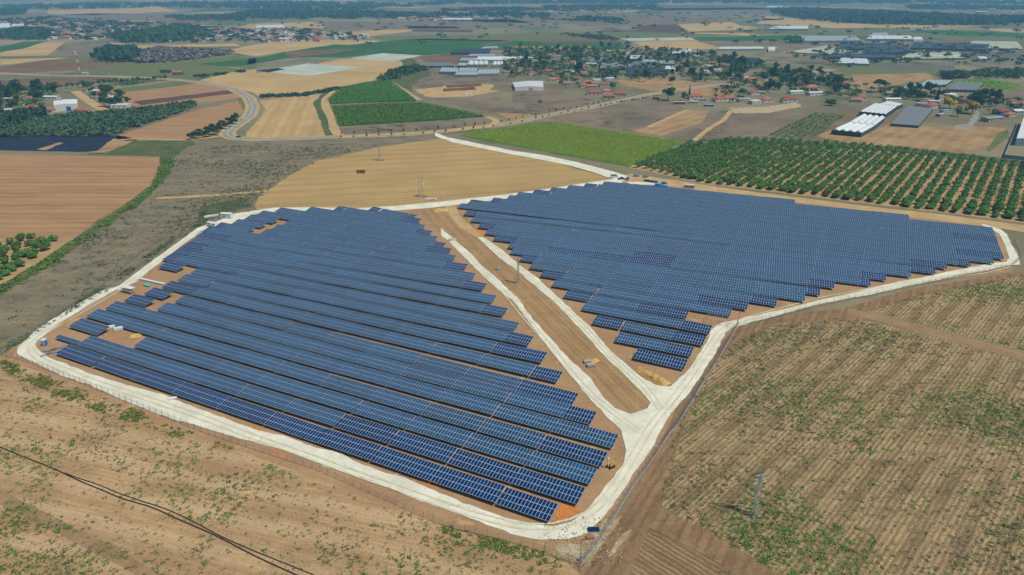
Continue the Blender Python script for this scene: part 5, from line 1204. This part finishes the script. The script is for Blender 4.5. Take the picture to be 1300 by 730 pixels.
mb = MB(); mb.bar((0, 0, 0), (0, 0, 6), .09, 0, 6, .06); mb.build('post', m_fence2, t); mb = MB(); mb.box((.2, -.15, 5.9), (.5, .16, .16)); mb.build('camera', m_black, t)

# ------------------------------------------------------------------ plant equipment
def kiosk(px, rz, label):
    t = thing('transformer_kiosk', label, 'kiosk', G(*px) + (.2,), rz); mb = MB(); mb.box((0, 0, 1.5), (6.2, 2.6, 2.5)); mb.build('wall', m_cabinet, t)
    mb = MB(); mb.box((0, 0, 2.85), (6.5, 2.9, .18)); mb.build('roof', m_white, t); mb = MB(); mb.box((0, 0, .12), (6.6, 3, .3)); mb.build('plinth', m_conc, t)
    for x in (-1.6, -.4, 1.9): mb = MB(); mb.box((x, -1.33, 1.4), (1.05, .06, 2.0)); mb.build('door', m_roofg, t)
    for x in (.7,): mb = MB(); mb.box((x, -1.33, 2.1), (.8, .06, .7)); mb.build('vent', m_steel, t)
    return t
kiosk((288, 277), YAW + .35, 'Pale blue transformer kiosk with white roof at the top left corner of the site')
def inverters(px, rz, label, n=6):
    t = thing('inverter_station', label, 'inverter rack', G(*px) + (.2,), rz)
    mb = MB()
    for x in (-3, -1, 1, 3):
        for y in (-.9, .9): mb.box((x, y, 1.3), (.1, .1, 2.6))
    mb.build('rack', m_steel, t); mb = MB(); mb.box((0, 0, 2.7), (6.6, 2.4, .08)); mb.build('roof', m_roofw, t)
    for k in range(n): mb = MB(); mb.box((-2.6 + 5.2 * k / (n - 1), -.95, 1.35), (.75, .4, 1.1)); mb.build('cabinet', m_cabinet if k % 2 else m_white, t)
    mb = MB(); mb.box((0, .5, .75), (1.6, 1.1, 1.5)); mb.build('transformer', m_teal, t); return t
inverters((270, 288.5), YAW, 'White inverter rack below the kiosk at the top left corner of the site')
inverters((164, 372), YAW, 'White inverter rack beside the white road in the left clearing')
inverters((605, 259), YAW, 'White inverter rack at the top left corner of the right array')
t = thing('portable_toilet', 'Bright blue portable cabin with white top at the front left bend', 'portable toilet', G(57.3, 438.5) + (.2,), .3)
mb = MB(); mb.box((0, 0, 1.05), (1.5, 1.5, 2.1)); mb.build('cabin', m_blue, t); mb = MB(); mb.box((0, 0, 2.25), (1.6, 1.6, .3)); mb.box((0, 0, 2.5), (1.1, 1.1, .25)); mb.build('roof', m_white, t); mb = MB(); mb.box((0, -.78, 1.0), (.8, .06, 1.8)); mb.build('door', m_teal, t)
def pallet(px, label, mat, size=(2.1, 1.1, .7), rz=0.2, name='module_pallet', cat='pallet', group=None):
    t = thing(name, label, cat, G(*px) + (.18,), rz, group); mb = MB()
    for x in (-.4, 0, .4): mb.box((x * size[0], 0, .06), (.12, size[1], .12))
    mb.build('skid', m_wood, t); mb = MB(); mb.box((0, 0, .13 + size[2] / 2), size); mb.build('load', mat, t); return t
pallet((753.5, 673.5), 'Dark blue module stack lying beside the white road near the front corner', m_cdark, (2.9, 1.3, .3), YAW + .45)
pallet((749.5, 683.5), 'Small orange-brown scrap heap on a pallet below the dark blue module stack', plain('rusty scrap', S(150, 104, 82), .9), (2.0, 1.1, .25), .1, 'scrap_pallet')
pallet((745.5, 461), 'Upper of two grey concrete block stacks in the dirt corridor', m_conc, (2.6, 1.4, .8), .2, 'block_stack', 'block stack')
pallet((750, 465.5), 'Lower of two grey concrete block stacks in the dirt corridor', m_conc, (3, 1.5, .8), .2, 'block_stack', 'block stack')
pallet((633, 342), 'Small blue-grey bundle lying in the dirt corridor', m_teal, (2.4, 1.2, .5), .8, 'bundle', 'bundle')
pallet((141.5, 417), 'White wrapped crate left of two in the clearing of the third row', m_white, (3, 1.3, .9), YAW + .9, 'crate', 'crate')
pallet((151, 419.5), 'Grey-blue wrapped crate right of two in the clearing of the third row', m_cabinet, (3.2, 1.4, 1.1), YAW + .9, 'crate', 'crate')
pallet((219.5, 507.5), 'White crate on orange dirt beside the white road at front left', m_white, (2.6, .8, .6), .35, 'crate', 'crate')
pallet((187, 363.5), 'Turquoise tarpaulin over a low stack in the left clearing', plain('turquoise tarpaulin', S(70, 190, 170), .6), (3.6, 1.6, .5), YAW, 'tarp_stack', 'tarpaulin')
for k in range(7):
    pallet((180 + k * 4.4, 355.5 + k * 1.0), 'Pale module pallet in the row laid out in the left clearing', m_cabinet, (2.0, 1.2, .5), YAW, 'module_pallet', 'pallet', 'module pallets in the left clearing')
for k, q in enumerate([(63, 446), (68, 449), (72, 444), (60, 451), (76, 442)]):
    t = pallet(q, 'Grey steel profile bundle on the ground by the blue portable cabin', m_steel, (4.5, .7, .35), YAW + .8 + .2 * k, 'steel_bundle', 'steel bundle', 'steel bundles by the portable cabin')
for k, q in enumerate([(262, 277), (266, 276), (270.5, 275.5), (275, 275)]):
    pallet(q, 'White wrapped pallet in the line left of the transformer kiosk', m_white, (2.2, 1.4, 1.0), .2, 'wrapped_pallet', 'pallet', 'wrapped pallets left of the kiosk')
for k in range(5):
    pallet((541.5 + k * 2.9, 254.6 - k * .1), 'White bag in the short row beside the back road', m_white, (1.3, 1.2, 1.0), .1, 'bulk_bag', 'bag', 'white bags beside the back road')
m_hay = plain('old straw bale', S(108, 88, 46), .95, 0, .2)
for r_ in range(2):
    for k in range(5):
        c = G(454 + k * 2.1, 220.2 - r_ * 2.0); mb = MB(); mb.box((0, 0, .6), (1.25, 1.1, 1.2)); mb.box((0, 0, 1.24), (1.1, .95, .1))
        o = mb.build('straw_bale', m_hay, None, (c[0], c[1], .14)); tag(o, 'Dark straw bale in the double row standing alone on the stubble field', 'straw bale', 'straw bales on the stubble field')
# partly mounted frames in the right array
t = thing('bare_mounting_frame', 'Bare steel mounting frame without modules at the lower right array edge', 'mounting frame', G(894, 411.5) + (0,), YAW)
mb = MB()
for x in range(0, 14, 3):
    mb.box((x, .9, .6), (.12, .12, 1.2)); mb.box((x, 4.3, 1.1), (.12, .12, 2.2)); mb.bar((x, .2, 1.0), (x, 5.6, 2.5), .06)
mb.build('posts', m_steel, t); mb = MB(); mb.bar((0, .6, 1.1), (12, .6, 1.1), .05); mb.bar((0, 5, 2.35), (12, 5, 2.35), .05); mb.build('rail', m_steel, t)
# yellow machine by the road
t = thing('piling_machine', 'Small yellow tracked machine with raised pale mast by the white road', 'machine', G(775.5, 593.5) + (.2,), .6)
for s in (-1, 1): mb = MB(); mb.box((0, s * .6, .3), (2.0, .38, .6)); mb.build('track', m_black, t)
mb = MB(); mb.box((.2, 0, .95), (1.7, 1.1, .75)); mb.box((.5, 0, 1.45), (.9, .95, .35)); mb.build('body', m_yellow, t)
mb = MB(); mb.bar((-1.0, 0, .6), (-1.15, 0, 3.6), .14, 0, 6); mb.bar((-.4, 0, 1.2), (-1.1, 0, 2.4), .07, 0, 6); mb.box((-1.1, 0, 3.2), (.4, .4, .7)); mb.build('mast', m_white, t)

# heaps of sand and spoil
def heap(name, label, px, l, wd, h, rz, mat, seed):
    rs = np.random.RandomState(seed); c = G(*px); mb = MB(); N, K = 26, 10; pt = []
    for i in range(N + 1):
        for j in range(K + 1):
            u, v = i / N * 2 - 1, j / K * 2 - 1
            e = max(0, 1 - abs(u) ** 3) * max(0, 1 - v * v) ** .9
            q = noise.noise(Vector((u * 5, v * 2.2, seed))) * .45 + noise.noise(Vector((u * 12, v * 5, seed))) * .2
            pt.append((u * l / 2 + q * .5, v * wd / 2 * (1 + .3 * noise.noise(Vector((u * 4, 0, seed)))), max(0, h * e * (1 + q)) - .05))
    for i in range(N):
        for j in range(K): a = i * (K + 1) + j; mb.quad(pt[a], pt[a + K + 1], pt[a + K + 2], pt[a + 1])
    o = mb.build(name, mat, None, (c[0], c[1], .15)); o.rotation_euler = (0, 0, rz); return tag(o, label, 'heap')
m_sand = fm('yellow sand', S(208, 172, 108), S(188, 152, 94), .4, grain=.15, gsc=2)
heap('sand_heap', 'Long heap of yellow sand between the white roads of the junction', (829, 479), 13.5, 3.4, 1.3, ang((808, 468), (850, 490)), m_sand, 3)
heap('sand_heap', 'Low yellow sand heap in the clearing of the third row', (172, 427), 4.5, 3, .9, .3, m_sand, 4)
heap('sand_heap', 'Small pale sand heap under the blocks in the dirt corridor', (752, 459), 6, 3, .5, .6, m_sand, 5)
heap('rubble_heap', 'Pale rubble heap on the left verge of the central road', (574, 305), 5, 3, .9, .6, m_rubble, 6)
heap('sand_heap', 'Pale round sand heap at the upper end of the corridor', (560, 267), 9, 6, 1.0, .2, m_sand, 7)
heap('spoil_heap', 'Pale spoil heap beside the far compost strips', (592, 121), 16, 8, 3.0, 0, m_rubble, 8)

# ------------------------------------------------------------------ vehicles
def car(px, rz, label, paint, kind='car', group=None, name='parked_car'):
    l, w, h = {'car': (4.4, 1.75, .75), 'van': (5.2, 1.95, 1.0), 'pickup': (5.1, 1.85, .8)}[kind]; c = G(*px); t = thing(name, label, 'van' if kind == 'van' else ('pickup' if kind == 'pickup' else 'car'), (c[0], c[1], .3), rz, group)
    def hull(prof, wd, inset):
        mb = MB(); n = len(prof)
        for s in (-1, 1): mb.poly([(x, s * (wd / 2 - (inset if z > h + .2 else 0)), z) for x, z in (prof if s == -1 else prof[::-1])])
        for k in range(n):
            a, b = prof[k], prof[(k + 1) % n]; ia, ib = (inset if a[1] > h + .2 else 0), (inset if b[1] > h + .2 else 0)
            mb.quad((a[0], -wd / 2 + ia, a[1]), (a[0], wd / 2 - ia, a[1]), (b[0], wd / 2 - ib, b[1]), (b[0], -wd / 2 + ib, b[1]))
        return mb
    L2 = l / 2
    hull([(-L2, .3), (L2, .3), (L2, h - .1), (L2 - 1.0, h + .1), (-L2, h + .1)], w, 0).build('body', paint, t)
    top = {'car': [(L2 - 1.1, h + .1), (L2 - 1.7, h + .62), (-L2 + .9, h + .65), (-L2 + .15, h + .1)], 'van': [(L2 - .8, h + .1), (L2 - 1.5, h + 1.0), (-L2 + .1, h + 1.05), (-L2 + .02, h + .1)], 'pickup': [(L2 - 1.2, h + .1), (L2 - 1.8, h + .75), (-.5, h + .75), (-.9, h + .1)]}[kind]
    hull(top, w - .04, .14).build('cabin', m_glass, t)
    mb = MB(); zt = max(z for _, z in top); xs = [x for x, z in top if z > zt - .1]; mb.box(((xs[0] + xs[-1]) / 2, 0, zt + .01), (abs(xs[0] - xs[-1]) + .1, w - .32, .06)); mb.build('roof', paint, t)
    for x in (-L2 + .85, L2 - .9):
        for s in (-1, 1): mb = MB(); mb.bar((x, s * (w / 2 - .2), .33), (x, s * (w / 2 + .01), .33), .33, 0, 10); mb.build('wheel', m_black, t)
    return t
car((780, 225.3), .1, 'White van parked on the white track end above the right array', m_carw, 'van')
car((789, 228), .2, 'Dark blue pickup parked right of the white van above the right array', m_card, 'pickup')
car((797, 228.5), 1.2, 'Silver van standing beside the dark pickup above the right array', m_silver, 'van')
car((808, 224.5), .2, 'Silver car parked under the first orchard trees, left of two', m_silver)
car((819.5, 225.6), .2, 'Silver car parked under the first orchard trees, right of two', m_silver)
car((843, 234), .5, 'Dark car standing beside the bright blue tarpaulin behind the right array', m_card)
for q, lab in (((871.5, 238.6), 'White truck box with dark underside on the track, left of two'), ((878, 239.2), 'White truck box with dark underside on the track, right of two')):
    t = thing('site_trailer', lab, 'trailer', G(*q) + (.3,), -.3); mb = MB(); mb.box((0, 0, 1.9), (3.4, 2.0, .5)); mb.build('body', m_carw, t); mb = MB(); mb.box((0, 0, 1.2), (2.8, 1.7, .9)); mb.build('chassis', m_black, t)
    for x in (-1, 1):
        for s in (-1, 1): mb = MB(); mb.bar((x, s * .7, .4), (x, s * .95, .4), .4, 0, 10); mb.build('wheel', m_black, t)
m_tarp = plain('bright blue tarpaulin', S(36, 140, 216), .6)
pallet((836, 236.2), 'Bright blue tarpaulin over a low stack behind the right array, left piece', m_tarp, (5, 2.6, 1.3), -.3, 'tarp_stack', 'tarpaulin')
pallet((842.5, 237.6), 'Bright blue tarpaulin over a low stack behind the right array, right piece', m_tarp, (5, 2.4, 1.0), -.3, 'tarp_stack', 'tarpaulin')
for k, q in enumerate([(821, 230.3), (826, 231.2), (831, 232)]): pallet(q, 'Dark blue module pallet in the row along the track behind the right array', m_cdark, (4, 1.6, .9), -.2, 'module_pallet', 'pallet', 'module pallets behind the right array')
car((303, 174.5), .1, 'Dark car driving on the asphalt road bend near the hedge', m_card)
car((308, 152.5), 1.0, 'White car driving up the bend of the asphalt road', m_carw)
car((143, 96.6), 0, 'White car on the far road left of the bend', m_carw); car((67, 95.2), 0, 'Silver car on the far road near the left edge', m_silver)
for k in range(12):
    f = k / 11; q = (785 + f * 50 - .3, 130.5 - f * 8.5)
    car(q, -.05 + ang((785, 130.5), (835, 122)), ['White', 'Dark', 'Silver'][k % 3] + ' car in the line parked along the straight road at the village', [m_carw, m_card, m_silver][k % 3], 'car', ['white', 'dark', 'silver'][k % 3] + ' cars parked along the village road')

# two black irrigation pipes lying across the near left field
m_pipe = plain('black polyethylene pipe', (.018, .018, .02, 1), .5)
def pipe(label, px, r):
    P = jit([G(*p) for p in px], 3, .0, False)
    for _ in range(2): P = [P[0]] + [((P[i - 1][0] + P[i][0] * 2 + P[i + 1][0]) / 4, (P[i - 1][1] + P[i][1] * 2 + P[i + 1][1]) / 4) for i in range(1, len(P) - 1)] + [P[-1]]
    mb = MB()
    for a, b in zip(P, P[1:]): mb.bar((a[0], a[1], .22), (b[0], b[1], .22), r, 0, 6)
    return tag(mb.build('irrigation_pipe', m_pipe), label, 'pipe')
pipe('Lower black pipe snaking over the pale field at bottom left', T(0, 547, [(-60, 60), (0, 85), (150, 145), (300, 205), (420, 265), (540, 310), (630, 355), (740, 375), (800, 400), (900, 450), (1080, 525), (1296, 640)]) + T(325, 547, [(200, 730), (330, 790)]), .16)
pipe('Upper thin black pipe leaving the other pipe at bottom left', T(0, 547, [(330, 216), (370, 236), (480, 265), (550, 295), (640, 335), (760, 370), (850, 400), (1000, 470), (1100, 530), (1296, 615)]) + T(325, 547, [(100, 655), (290, 730), (400, 780)]), .12)
# stray stones
tag(link('scattered_stones', tri_mesh('scattered_stones', leaf_tris(np.random.RandomState(9), np.concatenate([np.array([G(x, y) for x, y in zip(np.random.RandomState(8).uniform(690, 790, 420), np.random.RandomState(7).uniform(655, 720, 420))]), np.full((420, 1), .25)], 1), np.tile((0, 0, 1.0), (420, 1)), .3), m_rubble)), 'pale stones scattered round the near fence corner', 'stones', None, 'stuff')
